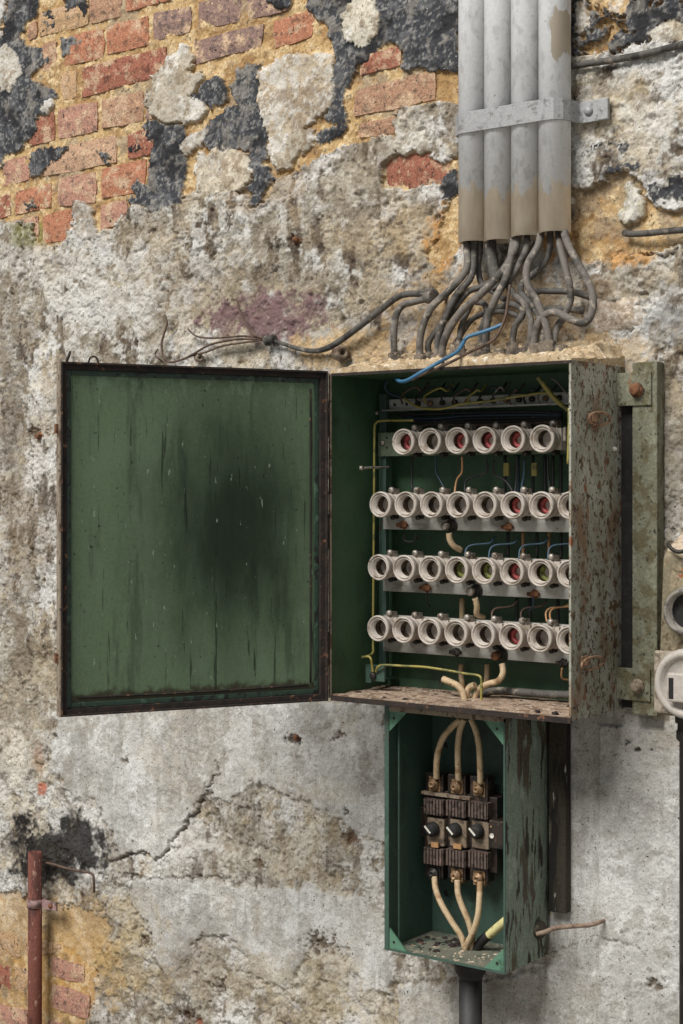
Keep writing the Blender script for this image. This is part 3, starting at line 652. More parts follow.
def socket_mesh():
    R = .0240
    m = MB()
    prof = [(0, .0185), (.020, .0190), (.024, .0215), (.028, .0215), (.030, .0200), (.034, .0205), (.038, R-.0012), (.046, R), (.049, R-.0004), (.0502, R-.0018), (.0496, R-.0034), (.0455, R-.0040), (.0450, .0186), (.0478, .0182), (.0474, .0170), (.036, .0158), (.0355, .0146)]
    m.lathe((0, 0, 0), (0, -1, 0), prof, 26)
    m.f.pop(); m.sm.pop()                    # leave the mouth open
    m.box((-.0215, -.020, -.0185), (.0215, 0, .0185))
    return m
sock_o = None; first = True
centres = []
for r, (pp, kinds, typ) in enumerate(ROWS):
    w0 = [W(px, py, YS) for px, py in pp]
    n = len(w0); xs = [w.x for w in w0]; zc = sum(w.z for w in w0)/n
    i_ = list(range(n)); mi = sum(i_)/n; mx = sum(xs)/n
    pit = sum((i-mi)*(x-mx) for i, x in zip(i_, xs))/sum((i-mi)**2 for i in i_)
    cen = [(mx + pit*(i-mi), zc) for i in i_]; centres.append(cen)
    xl = W(384, 500, YR).x; xr = BW-.012
    if typ == 'a':
        rail = obj('rail', MB().box((xl, YR-.003, zc-.046), (xr, YR, zc+.021)).box((xl, YR, zc+.018), (xr, YR+.010, zc+.021)), M_RAIL, cab, bevel=.0008)
    else:
        xl = W(379, 440, YR).x
        rail = obj('rail', MB().box((xl, YR-.003, zc-.024), (xr, YR, zc+.020)), M_RAILG, cab, bevel=.0008)
        for dz_ in (-.008, .010):
            obj('rail_hole', MB().cyl((xl+.02, YR-.0034, zc+dz_), (xl+.02, YR-.003, zc+dz_), .0022, 8), M_BLACK, rail)
        obj('rail_screw', MB().lathe((xl+.011, YR-.003, zc+.001), (0, -1, 0), [(0, .005), (.003, .0048), (.004, .002), (.004, 0)], 12), M_SCREW, rail)
    for i, (x, z) in enumerate(cen):
        loc = Vector((x, YR-.003, z)) - WORLD[cab.name]
        if first:
            sock_o = obj('fuse_socket', socket_mesh(), M_PORC, cab, loc=loc, local=True); s = sock_o; first = False
            sub_c = obj('contact_cup', MB().lathe((0, -.0155, 0), (0, -1, 0), [(0, .0146), (.001, .0146), (.0012, .006), (.004, .0058), (.0045, .0035), (.0035, 0)], 16), M_DARKIN, s, loc=(0, 0, 0), local=True)
            sub_s = obj('brass_thread', (lambda q: (q.f.pop(), q.sm.pop(), q)[2])(MB().lathe((0, 0, 0), (0, -1, 0), [(.016, .0142), (.021, .0142), (.0215, .0150), (.0245, .0144), (.028, .0151), (.031, .0145), (.0345, .0152), (.0358, .0146)], 18)), mat('old_brass_thread', (104,90,75), [((50,42,36), 90, (1,1,1), .45, .6, 4)], rough=.5, metal=.3), s, loc=(0, 0, 0), local=True)
            sub_t = obj('terminal_screw', MB().box((-.006, -.018, .0185), (.006, -.004, .029)).lathe((0, -.018, .0262), (0, -1, 0), [(0, .0060), (.005, .0058), (.007, .003), (.007, 0)], 10), M_SCREW, s, loc=(.006, 0, 0), local=True)
            sub_b = obj('terminal_screw', MB().box((-.005, -.012, -.026), (.005, -.002, -.0185)).lathe((0, -.012, -.0235), (0, -1, 0), [(0, .0046), (.005, .0044), (.0065, .002), (.0065, 0)], 10), M_DSCREW, s, loc=(.004, 0, 0), local=True)
            sub_n = obj('porcelain_lug', MB().box((.0215, -.016, -.004), (.027, 0, .020)), M_PORC, s, loc=(0, 0, 0), local=True, bevel=.002)
            gr = MB().lathe((0, -.0165, 0), (0, -1, 0), [(0, .0141), (.010, .0141), (.0105, .0130), (.009, .0080), (.004, .0074)], 18); gr.f.pop(); gr.sm.pop()
            proto = {'r': obj('gauge_ring', gr, M_RED, s, loc=(0, 0, 0), local=True)}
            gr2 = obj('gauge_ring', gr, M_OLIVE, None, loc=(0, 0, 0), local=True); proto['o'] = gr2
        else:
            s = copy_part(sock_o, cab, loc)
            for c_ in (sub_c, sub_s, sub_t, sub_b, sub_n): copy_part(c_, s, c_.location)
            if kinds[i] in 'ro': copy_part(proto[kinds[i]], s, (0, 0, 0))
bpy.data.objects.remove(proto['o'], do_unlink=True)
# bolts on the rails
def bolt(px, py, big, m, parent=cab):
    p = W(px, py, YR-.003)
    if big:
        b = obj('bolt', MB().lathe(p, (0, -1, 0), [(0, .0125), (.004, .0125), (.0042, .010), (.010, .010), (.0102, .0075), (.020, .0072), (.021, .004), (.021, 0)], 12, False), M_DSCREW, parent)
        obj('bolt_cap', MB().lathe(p + Vector((0, -.020, 0)), (0, -1, 0), [(0, .0078), (.006, .0075), (.007, .0045), (.007, 0)], 12), m, b)
    else:
        b = obj('bolt', MB().lathe(p, (0, -1, 0), [(0, .0085), (.002, .0085), (.0022, .0065), (.008, .0065), (.009, .003), (.012, .003), (.012, 0)], 6, False), m, parent)
        obj('wing_nut', MB().box((p.x-.0115, p.y-.010, p.z-.0035), (p.x+.0115, p.y-.002, p.z+.0035)), m, b, bevel=.0015)
for a in [(452,526,1,M_SCREW),(477,591,1,M_SCREW),(502,655,1,M_RUST)]: bolt(*a)
for a in [(404,525,0,M_RUST),(509,527,0,M_RUST),(427,588,0,M_RUST),(535,594,0,M_RUST),(457,652,0,M_DSCREW),(564,663,0,M_DSCREW)]: bolt(*a)

# terminal strip under the cabinet's roof
YT = -0.05
p0, p1 = W(386, 402.5, YT), W(560, 402, YT)
zt = (p0.z+p1.z)/2
strip = obj('terminal_strip', MB().box((p0.x, YT, zt-.011), (BW-.02, YT+.012, zt+.011)).box((p0.x, YT-.014, zt-.011), (BW-.02, YT, zt-.008)), M_RAIL, cab, bevel=.0008)
for k in range(16):
    x = p0.x + .02 + k*(BW-.045-p0.x)/16
    obj('strip_screw' if k > 1 else 'strip_hole', MB().lathe((x, YT, zt+.001), (0, -1, 0), [(0, .0052 if k > 1 else .003), (.006 if k > 1 else .0006, .005 if k > 1 else .003), (.007 if k > 1 else .0007, 0)], 8), (M_DSCREW if k % 3 else M_BRASS) if k > 1 else M_BLACK, strip)

def wire(name, pts, r, m, parent=None, seg=7, sub=5):
    """pts: (px, py, depth)"""
    return obj(name, MB().tube([W(*p) for p in pts], r, seg, sub), m, parent)
# loose wires above the strip
rnd = random.Random(5)
for k, m in enumerate([M_WBRN, M_WBLK, M_YEL, M_WBLK, M_WBRN, M_YEL, M_WBLK, M_CABLE, M_WBRN, M_WBLK, M_CABLE]):
    x = 402 + k*13.5 + rnd.uniform(-3, 3); h = rnd.uniform(6, 14); w = rnd.uniform(8, 22)
    wire('loose_wire', [(x, 404, -.060), (x-2, 397, -.07), (x+w*.3, 397-h*.6, -.085), (x+w*.7, 393-h*.5, -.09), (x+w, 391, -.08), (x+w+6, 383, -.06)], .0019, m, cab, 6, 4)
wire('loose_wire', [(404,398,-.075),(418,407,-.09),(440,409,-.10),(462,404,-.10),(490,401,-.10),(520,396,-.09),(545,393,-.08),(556,397,-.07)], .0022, M_YEL, cab, 6)
wire('loose_wire', [(538,377,-.12),(546,388,-.11),(556,400,-.10),(566,408,-.10),(572,412,-.09)], .0042, M_YEL, cab, 7)
wire('loose_wire', [(569,408,-.17),(569,430,-.17),(568,464,-.17)], .0024, M_YEL, cab, 6)
wire('loose_wire', [(388,381,-.13),(385,386,-.12),(389,393,-.10),(400,397,-.08)], .0028, M_DBLUE, cab, 6)
wire('loose_wire', [(551,378,-.10),(558,383,-.10),(567,394,-.10)], .002, M_CABLE, cab, 6)
# dark bundles behind the first row and between rows
for k in range(5):
    y0 = 414 + k*3.0
    wire('wire_bundle', [(398+5*k, y0+1, -.045), (430, y0+2*math.sin(k), -.050), (470, y0-1, -.047), (520, y0-2, -.050), (562, y0-1-k, -.045)], .003, [M_WBLK, M_DBLUE, M_WBLK, M_WBLK, M_WBRN][k], cab, 6)
def rowwires(r, xs, cols, yb):
    """short jumper wires dropping from one row to the next"""
    for (xa, ya, xb, yb_, mid), m in zip(xs, cols):
        wire('jumper_wire', [(xa, ya, -.080), (xa+.3*(xb-xa)*0, (ya*.6+yb_*.4), -.072), (xa+(xb-xa)*mid, ya*.4+yb_*.6, -.070), (xb, yb_-4, -.074), (xb, yb_, -.082)], .0020, m, cab, 6, 4)
rowwires(0, [(412,457,412,492,.5),(436,457,445,494,.4),(462,457,455,494,.7),(486,458,465,494,.9),(494,460,512,494,.6),(517,457,515,496,.3),(524,460,521,498,.5),(548,457,550,498,.5)],
  [M_WBLK, M_DBLUE, M_OCH, M_WBLK, M_WBLK, M_WBLK, M_JBLUE, M_WBLK], 0)
for x in (505, 518, 533, 545, 553, 561): wire('riser_wire', [(x, 455, -.040), (x, 475, -.040), (x, 497, -.040)], .003, M_WBLK if x % 2 else M_DBLUE, cab, 6, 3)
for x in (506, 534): 
    a = W(x-2, 463, -.052); b = W(x+3, 476, -.052); obj('wire_tag', MB().box((a.x, -.054, b.z), (b.x, -.050, a.z)), M_YEL, cab)
for (x, m) in ((468, M_JBLUE), (492, M_JBLUE), (522, M_JBLUE), (551, M_JBLUE)):
    wire('jumper_wire', [(x-3, 560, -.084), (x-2, 550, -.078), (x+4, 545, -.070), (x+22, 543, -.062), (x+26, 537, -.05)], .0018, m, cab, 6, 4)
for x in (508, 523, 537, 549, 561): wire('riser_wire', [(x, 532, -.040), (x, 545, -.040), (x, 560, -.040)], .003, M_OCH if x in (523, 549) else M_WBLK, cab, 6, 3)
wire('jumper_wire', [(404,535,-.07),(405,541,-.066),(414,541,-.066),(416,534,-.07)], .0018, M_WBLK, cab, 6, 4)
wire('jumper_wire', [(427,592,-.08),(427,604,-.07),(430,606,-.06)], .0018, M_WBLK, cab, 6, 4)
for (x, m) in ((494, M_WBRN), (523, M_WBRN), (548, M_OCH), (552, M_OCH)):
    wire('jumper_wire', [(x-1, 622, -.084), (x-2, 613, -.078), (x+3, 608, -.070), (x+18, 606, -.060), (x+24, 600, -.05)], .0018, m, cab, 6, 4)
for x in (517, 530, 558): wire('riser_wire', [(x, 598, -.040), (x, 612, -.040), (x, 628, -.040)], .003, M_WBLK, cab, 6, 3)
wire('jumper_wire', [(533,597,-.08),(533,606,-.074),(528,612,-.06)], .0018, M_DBLUE, cab, 6, 4)
wire('jumper_wire', [(562,668,-.08),(562,678,-.074),(570,680,-.06)], .0018, M_OCH, cab, 6, 4)
# tan feeders between rows
wire('feeder_cable', [(449,533,-.085),(450,540,-.082),(454,546,-.075),(461,550,-.06)], .0055, M_TAN, cab, 9)
wire('feeder_cable', [(475,598,-.085),(477,606,-.080),(477,614,-.070),(484,618,-.055)], .0055, M_TAN, cab, 9)
wire('feeder_cable', [(462,598,-.035),(462,612,-.035),(462,628,-.035)], .005, M_TAN, cab, 8)
wire('feeder_cable', [(461,664,-.035),(461,674,-.035),(463,688,-.035)], .005, M_TAN, cab, 8)
wire('feeder_cable', [(487,664,-.035),(487,674,-.035),(486,688,-.035)], .005, M_TAN, cab, 8)
wire('feeder_cable', [(502,664,-.085),(503,673,-.088),(498,681,-.09),(488,684,-.09),(478,690,-.09),(474,701,-.09),(473,708,-.09)], .0055, M_TAN, cab, 9)
wire('feeder_cable', [(443,679,-.115),(450,682,-.115),(458,686,-.112),(463,693,-.11),(465,703,-.11),(466,709,-.11)], .006, M_TAN, cab, 9)
wire('feeder_cable', [(475,685,-.10),(470,687,-.10),(467,693,-.10),(467,704,-.10)], .0058, M_TAN, cab, 9)
wire('earth_cable', [(476,705,-.075),(483,695,-.07),(495,691,-.065),(520,692,-.06),(545,694,-.06),(575,695,-.06)], .007, M_CABLED, cab, 9)
wire('earth_wire', [(413,420.5,-.10),(395,420.5,-.09),(380,421,-.088),(375.5,424,-.088),(374.5,432,-.088),(374,500,-.086),(373.5,560,-.086),(373,640,-.088),(373,652,-.10),(368,656,-.12),(362,657,-.13)], .0022, M_YEL, cab, 7)
wire('earth_wire', [(362,657.5,-.13),(368,656.5,-.13),(371,659,-.13),(372,665,-.125),(373,672,-.122)], .0022, M_YEL, cab, 7)
wire('earth_wire', [(376,672,-.12),(378,667,-.125),(384,665,-.125),(405,666,-.12),(424,667,-.12),(445,670,-.12),(465,673.5,-.12),(476,675,-.12),(481,678,-.12),(481.5,690,-.12),(481,706,-.12)], .0022, M_YEL, cab, 7)
a, b = W(366, 664, -.115), W(385, 682, -.115)
lug = obj('earth_lug', MB().box((a.x, -.117, b.z), (b.x, -.113, a.z)).box((a.x, -.117, b.z-.004), (a.x+.012, -.03, b.z)), M_TEAL, cab, bevel=.001)
obj('lug_screw', MB().lathe(W(373.5, 675.5, -.117), (0, -1, 0), [(0, .007), (.004, .007), (.006, .004), (.006, 0)], 10), M_DSCREW, lug)
obj('hook_bolt', MB().tube([W(389,467,-.06), W(380,467.5,-.09), W(370,467.5,-.12), W(364,468,-.135)], .0022, 7).lathe(W(363,468,-.137), (-1, -.4, 0), [(0, .0045), (.006, .004), (.007, 0)], 8), M_SCREW, cab)
p = W(377.5, 413, -.06); obj('stud', MB().lathe(p, (0, -1, 0), [(0, .004), (.004, .004), (.006, 0)], 8), M_SCREW, cab)

# lugs fixing the cabinet to the board
bx0, bx1 = W(632, 540, -.04).x, W(657, 540, -.04).x
for (x0, y0, x1, y1, bx, by) in ((621,373,651,405,637,390),(627,668,650,702,638,686)):
    a, b = W(x0, y0, -.044), W(x1, y1, -.044)
    l = obj('mounting_lug', MB().box((BW, -.044, b.z), (b.x, -.040, a.z)), M_BOARD, cab, bevel=.001)
    obj('lug_bolt', MB().lathe(W(bx, by, -.044), (0, -1, 0), [(0, .0125), (.003, .0125), (.0032, .0095), (.013, .009), (.0145, .006), (.0145, 0)], 10), M_RUST if by < 500 else M_LIP, l)
obj('slot_shade_strip', MB().box((BW-.004, -.026, Z0+.004), (bx0-.0005, -.0155, Z1-.03)), M_BLACK, cab)  # added black strip, stands in for the deep shade in the slot
board = obj('mounting_board', MB().box((bx0, -.040, Z0-.005), (bx1, -.012, W(640,362,-.04).z)), M_BOARD, base=True, bevel=.002)
tag(board, 'narrow green painted upright board beside the open fuse cabinet', 'board')

# ------------------------------------------------------------------ cement heap and debris
def heap(name, x0, x1, y0, y1, nx, ny, hf, m):
    vs, fs = [], []
    for i in range(nx+1):
        for j in range(ny+1):
            u, v = i/nx, j/ny
            vs.append((x0+(x1-x0)*u, y0+(y1-y0)*v, hf(u, v)))
    n0 = len(vs); vs += [(a[0], a[1], hf(0, 0, True)) for a in vs]
    g = lambda i, j: i*(ny+1)+j
    for i in range(nx):
        for j in range(ny):
            fs.append((g(i,j), g(i+1,j), g(i+1,j+1), g(i,j+1))); fs.append((n0+g(i,j), n0+g(i,j+1), n0+g(i+1,j+1), n0+g(i+1,j)))
    for i in range(nx): fs += [(g(i,0), n0+g(i,0), n0+g(i+1,0), g(i+1,0)), (g(i,ny), g(i+1,ny), n0+g(i+1,ny), n0+g(i,ny))]
    for j in range(ny): fs += [(g(0,j), g(0,j+1), n0+g(0,j+1), n0+g(0,j)), (g(nx,j), n0+g(nx,j), n0+g(nx,j+1), g(nx,j+1))]
    return MB().add(vs, fs)
def sn(x, y, s, k): return float(fbm(np.array([x]), np.array([y]), s, k, 4, .6)[0]) - .5
HX0, HX1 = -.02, BW+.035
def hf(u, v, bottom=False):
    if bottom: return Z1 + .0004
    x = HX0+(HX1-HX0)*u; y = -.205 + .205*v
    e = min(1, u/.10)*min(1, (1-u)/.05)
    return Z1 + .002 + (.008 + .040*v**1.4)*(.35+.65*e) + (.014*sn(x, y, 26, 1) + .020*sn(x, y, 90, 2))*(.4+.6*e) * (1 if v > .02 else .5)
cem = obj('cement_heap', heap('h', .001, BW-.001, YF+.001, -.004, 130, 44, hf, M_CEM), M_CEM, base=True)
tag(cem, 'crumbly sandy cement heaped along the top of the fuse cabinet', 'cement')
def debris(name, n, x0, x1, y0, y1, z, smax, m, seed, label):
    r = random.Random(seed); mb = MB()
    for k in range(n):
        x, y = r.uniform(x0, x1), r.uniform(y0, y1); s = r.uniform(.25, 1)**2*smax; h = s*r.uniform(.15, .5); a = r.uniform(0, 6.28)
        q = [(x+s*r.uniform(.6, 1)*math.cos(a+t), y+s*r.uniform(.6, 1)*math.sin(a+t)) for t in (0, 1.2, 2.6, 3.7, 5.1)]
        vs = [(p[0], p[1], z) for p in q] + [(p[0]+(x-p[0])*.2, p[1]+(y-p[1])*.2, z+h*r.uniform(.7, 1.2)) for p in q]
        mb.add(vs, [(4,3,2,1,0), (5,6,7,8,9)] + [(i, (i+1) % 5, (i+1) % 5+5, i+5) for i in range(5)])
    o = obj(name, mb, m, base=True); return tag(o, label, 'debris', kind='stuff')
dl = obj('dust_layer', heap('d', TH+.002, BW-TH-.002, YF+.002, YB-TH-.006, 90, 34, lambda u, v, b=False: Z0+TH if b else Z0+TH+.0015+max(0, .007*(sn(u, v*.4, 9, 3)+.25))+.002*abs(sn(u, v*.4, 60, 4)), M_DUST), M_FLOORD, base=True)
tag(dl, 'pale pinkish dust lying on the fuse cabinet floor', 'dust', kind='stuff')
debris('plaster_crumbs', 260, .01, BW-.012, YF+.004, YB-.01, Z0+TH+.002, .006, M_DUST, 3, 'pale plaster crumbs strewn over the fuse cabinet floor')
debris('rust_flakes', 30, .02, BW-.02, YF+.004, YB-.02, Z0+TH+.003, .009, M_RIM, 4, 'dark rust flakes scattered on the fuse cabinet floor')

# ------------------------------------------------------------------ switch box below
LX0, LX1, LYF, LYB = .100912, .344, -.165149, -.0199
LZ0, LZ1 = ZB-.4415, ZB-.0075
sw = thing('switch_box', ((LX0+LX1)/2, -.09, LZ0), 'small open green metal box with a three-pole isolator switch below the fuse cabinet', 'switch box')
T2 = .0025
obj('back_panel', MB().box((LX0, LYB-T2, LZ0), (LX1, LYB, LZ1)), M_TEAL, sw)
obj('side_panel', MB().box((LX0, LYF, LZ0), (LX0+T2, LYB-T2, LZ1)), M_TEAL, sw)
s2 = obj('side_panel', MB().box((LX1-T2, LYF, LZ0), (LX1, LYB-T2, LZ1)), M_TEALOUT, sw); s2['label'] = 'side panel with brown peeling green paint'
obj('top_panel', MB().box((LX0+T2, LYF, LZ1-T2), (LX1-T2, LYB-T2, LZ1)), M_TEAL, sw)
obj('bottom_panel', MB().box((LX0+T2, LYF, LZ0), (LX1-T2, LYB-T2, LZ0+T2)), mat('dusty_green_floor', (104,104,90), [((70,84,70), 30, (1,1,1), .5, .62, 4), ((144,134,116), 70, (1,1,1), .55, .66, 4)], rough=.9, fine=.2), sw)
obj('front_lip', MB().box((LX0-.003, LYF-.003, LZ0), (LX0+.006, LYF, LZ1)), M_TEAL, sw)
obj('front_lip', MB().box((LX0+.006, LYF-.002, LZ1-.011), (LX1, LYF, LZ1-.003)), M_LIP, sw)
obj('front_lip', MB().box((LX0+.006, LYF-.002, LZ0), (LX1, LYF, LZ0+.004)), M_TEAL, sw)
obj('front_lip', MB().box((LX1-.003, LYF-.002, LZ0+.004), (LX1, LYF, LZ1-.005)), M_TEAL, sw)
obj('inner_flange', MB().box((LX0+.010, LYF+.02, LZ0+T2), (LX0+.013, LYF+.024, LZ1-T2)), M_TEAL, sw)
for (cx, sx) in ((LX0+.003, 1), (LX1-.003, -1)):
    for (cz, sz) in ((LZ0+.003, 1), (LZ1-.010, -1)):
        g_ = obj('corner_gusset', MB().prism([(cx, cz), (cx+sx*.040, cz), (cx, cz+sz*.040)], LYF-.001, LYF+.002), mat('gusset_green', (84,124,100), [((60,92,74), 40, (1,1,1), .5, .64, 4)], rough=.6, fine=.12), sw)
        obj('screw_hole', MB().cyl((cx+sx*.013, LYF-.0014, cz+sz*.013), (cx+sx*.013, LYF-.001, cz+sz*.013), .0026, 8), M_BLACK, g_)
for (px, py) in ((447,893),(447,745)):
    obj('panel_hole', MB().cyl(W(px, py, LYB-T2-.0006), W(px, py, LYB-T2), .006, 10), M_BLACK, sw)

YI = -.075
def ib(px0, py0, px1, py1, y0, y1):
    a, b = W(px0, py0, y0), W(px1, py1, y0); return (a.x, y0, b.z), (b.x, y1, a.z)
iso = obj('isolator_switch', MB().box(*ib(424,788,497,874,YI+.012,LYB-T2)).box(*ib(420,806,428,838,YI+.014,LYB-T2)), M_BAKE, sw, bevel=.002)
obj('side_contact_block', MB().box(*ib(489,820,503,850,YI-.004,LYB-.01)), M_BAKE, iso, bevel=.0015)
obj('contact_ring', MB().lathe(W(492,836,YI-.0045), (0,-1,0), [(0,.0045),(.001,.0045),(.001,.003),(.0002,.003)], 12), M_WHITE, iso)
obj('contact_ring', MB().lathe(W(491,827,YI-.0045), (0,-1,0), [(0,.0024),(.001,.002),(.001,0)], 10), M_BRASS, iso)
for k in range(3):
    dxk = 22.3*k; dyk = 1.6*k
    obj('pole_bar', MB().box(*ib(425+dxk,772+dyk,443+dxk,880+dyk,YI+.006,YI+.03)), M_BAKE, iso, bevel=.002)
    for (ya, yb) in ((798, 816), (847, 866)):
        a, b = ib(424+dxk, ya+dyk, 443+dxk, yb+dyk, YI-.006, YI+.02)
        m = MB().box(a, b); w = (b[0]-a[0])
        for j in range(6): m.box((a[0]+w*(j+.2)/6, a[1]-.003, a[2]), (a[0]+w*(j+.75)/6, a[1], b[2]))
        obj('ribbed_block', m, M_RIB, iso)
    a, b = ib(427+dxk, 817+dyk, 444+dxk, 847+dyk, YI-.002, YI+.02); obj('knob_plate', MB().box(a, b), mat('dull_knob_plate', (120,104,86), [((70,58,46), 60, (1,1,1), .48, .62, 5)], rough=.7, fine=.2), iso, bevel=.002)
    kc = W(433.5+dxk, 829+dyk*.7, YI-.002)
    obj('knob', MB().lathe(kc, (0,-1,0), [(0,.0135),(.006,.0135),(.008,.0115),(.013,.0105),(.0145,.008),(.0145,0)], 18), M_BLACK, iso)
    d = Vector((.8, 0, -.75)).normalized(); n_ = Vector((.75, 0, .8)).normalized(); o_ = kc + Vector((-.003, -.0148, .001))
    pv = [o_ + d*s*.0085 + n_*t_*.0016 + Vector((0, yy, 0)) for yy in (0, -.0012) for s, t_ in ((-1,-1),(1,-1),(1,1),(-1,1))]
    obj('knob_pointer', MB().add(pv, [(0,1,2,3),(7,6,5,4),(0,4,5,1),(1,5,6,2),(2,6,7,3),(3,7,4,0)]), M_WHITE, iso)
    for (py_, rr) in ((784, .0105), (873, .0105)):
        c_ = W(434.5+dxk, py_+dyk*1.6, YI+.004)
        obj('terminal', MB().box((c_.x-.012, c_.y, c_.z-.013), (c_.x+.012, c_.y+.02, c_.z+.013)).lathe(c_, (0,-1,0), [(0,rr),(.006,rr*.95),(.0065,rr*.6),(.012,rr*.55),(.012,rr*.3),(.008,rr*.28),(.008,0)], 12), M_BRASS if k != 0 or py_ < 800 else M_DSCREW, iso)
obj('copper_link', MB().box(*ib(421,794,470,797.5,YI-.002,YI+.008)), M_LIP, iso)
obj('rust_tag', MB().box(*ib(431,842,438,848,YI-.008,YI-.004)), M_OCH, iso); obj('rust_tag', MB().box(*ib(453,843.5,461,849.5,YI-.008,YI-.004)), M_OCH, iso)

def cable(name, pts, r, m, label, group=None, seg=9, cat='cable'):
    o = obj(name, MB().tube([W(*p) for p in pts], r, seg, 7), m); return tag(o, label, cat, group)
cable('feed_cable', [(461,719,-.10),(452,727,-.098),(443,738,-.095),(438,752,-.090),(436.5,766,-.085),(436.5,778,-.078)], .0058, M_TAN, 'leftmost tan cable entering the isolator switch from above')
cable('feed_cable', [(464,719,-.10),(460,730,-.098),(458,745,-.094),(458,762,-.088),(458.5,780,-.078)], .0056, M_TAN, 'middle tan cable entering the isolator switch from above')
cable('feed_cable', [(471,719,-.10),(476,731,-.098),(479,746,-.094),(480,764,-.088),(480.5,783,-.078)], .0056, M_TAN, 'rightmost tan cable entering the isolator switch from above')
cable('outgoing_cable', [(434.5,877,-.078),(436,890,-.085),(442,905,-.09),(452,922,-.09),(461,936,-.088),(465,948,-.086)], .0056, M_TAN, 'leftmost tan cable leaving the isolator switch downward')
cable('outgoing_cable', [(457.5,880,-.078),(458,893,-.083),(462,906,-.085),(468,920,-.085),(472,936,-.083),(471,949,-.082)], .0056, M_TAN, 'middle tan cable leaving the isolator switch downward')
cable('outgoing_cable', [(480,882,-.078),(479.5,897,-.088),(478,915,-.095),(473,932,-.095),(467,944,-.092),(465,950,-.09)], .0056, M_TAN, 'rightmost tan cable leaving the isolator switch downward')
st = thing('capped_cable_stub', W(478, 948, -.075), 'short black cable stub with a cream sleeve in the small box corner', 'cable')
obj('black_core', MB().tube([W(476,950,-.078), W(481,942,-.078), W(489,935,-.08)], .0085, 10), M_BLACK, st)
obj('cream_sleeve', MB().tube([W(488,936,-.08), W(497,928,-.082), W(509,918,-.085)], .0078, 10), mat('cream_sleeve', (206,196,140), [((170,158,104), 60, (1,1,1), .55, .66, 3)], rough=.5, fine=.08), st)
debris('rust_scales', 46, LX0+.02, LX0+.10, LYF+.03, LYB-.02, LZ0+T2, .010, M_RIM, 8, 'dark red rust scales lying on the small box floor')
debris('paint_crumbs', 90, LX0+.06, LX1-.02, LYF+.006, LYB-.02, LZ0+T2, .005, M_DUST, 9, 'pale paint crumbs lying on the small box floor')
# gland and pipe under the box
gp = W(470.5, 960, -.09); dn = thing('down_pipe', (gp.x, gp.y, LZ0-.2), 'black iron pipe with a collar leaving the underside of the small box', 'pipe')
obj('pipe', MB().cyl((gp.x, gp.y, .02), (gp.x, gp.y, LZ0-.020), .0205, 20), M_IRONP, dn)
obj('collar', MB().lathe((gp.x, gp.y, LZ0), (0,0,-1), [(0,.030),(.020,.031),(.023,.029),(.034,.027),(.040,.023),(.046,.0205)], 20), M_BLACK, dn)
# rotten batten behind the box, bare wire to the wall
a, b = W(549, 722, -.03), W(566, 914, -.03)
bat = obj('rotten_batten', MB().box((a.x, -.032, b.z), (b.x, -.012, ZB-.006)), M_ROT, base=True, bevel=.002); tag(bat, 'dark rotten wooden batten beside the small switch box', 'batten')
cable('bare_wire', [(536,934,-.11),(545,932,-.10),(556,928,-.08),(575,926,-.06),(590,925,-.045),(600,922,-.03),(606,919,-.012)], [.0035,.004,.0042,.0042,.004,.0036,.002], mat('dusty_brown_wire', (140,120,104), [((104,84,70), 50, (1,1,1), .5, .64, 4)], rough=.85, fine=.15), 'short dusty brown wire from the small box side into the wall')
p = WX(541, 928, LX1); 
obj('wire_bush', MB().lathe(p + Vector((0, -.01, 0)), (1, 0, 0), [(0,.016),(.008,.015),(.012,.010),(.016,.006),(.016,0)], 12), M_ROT, sw)

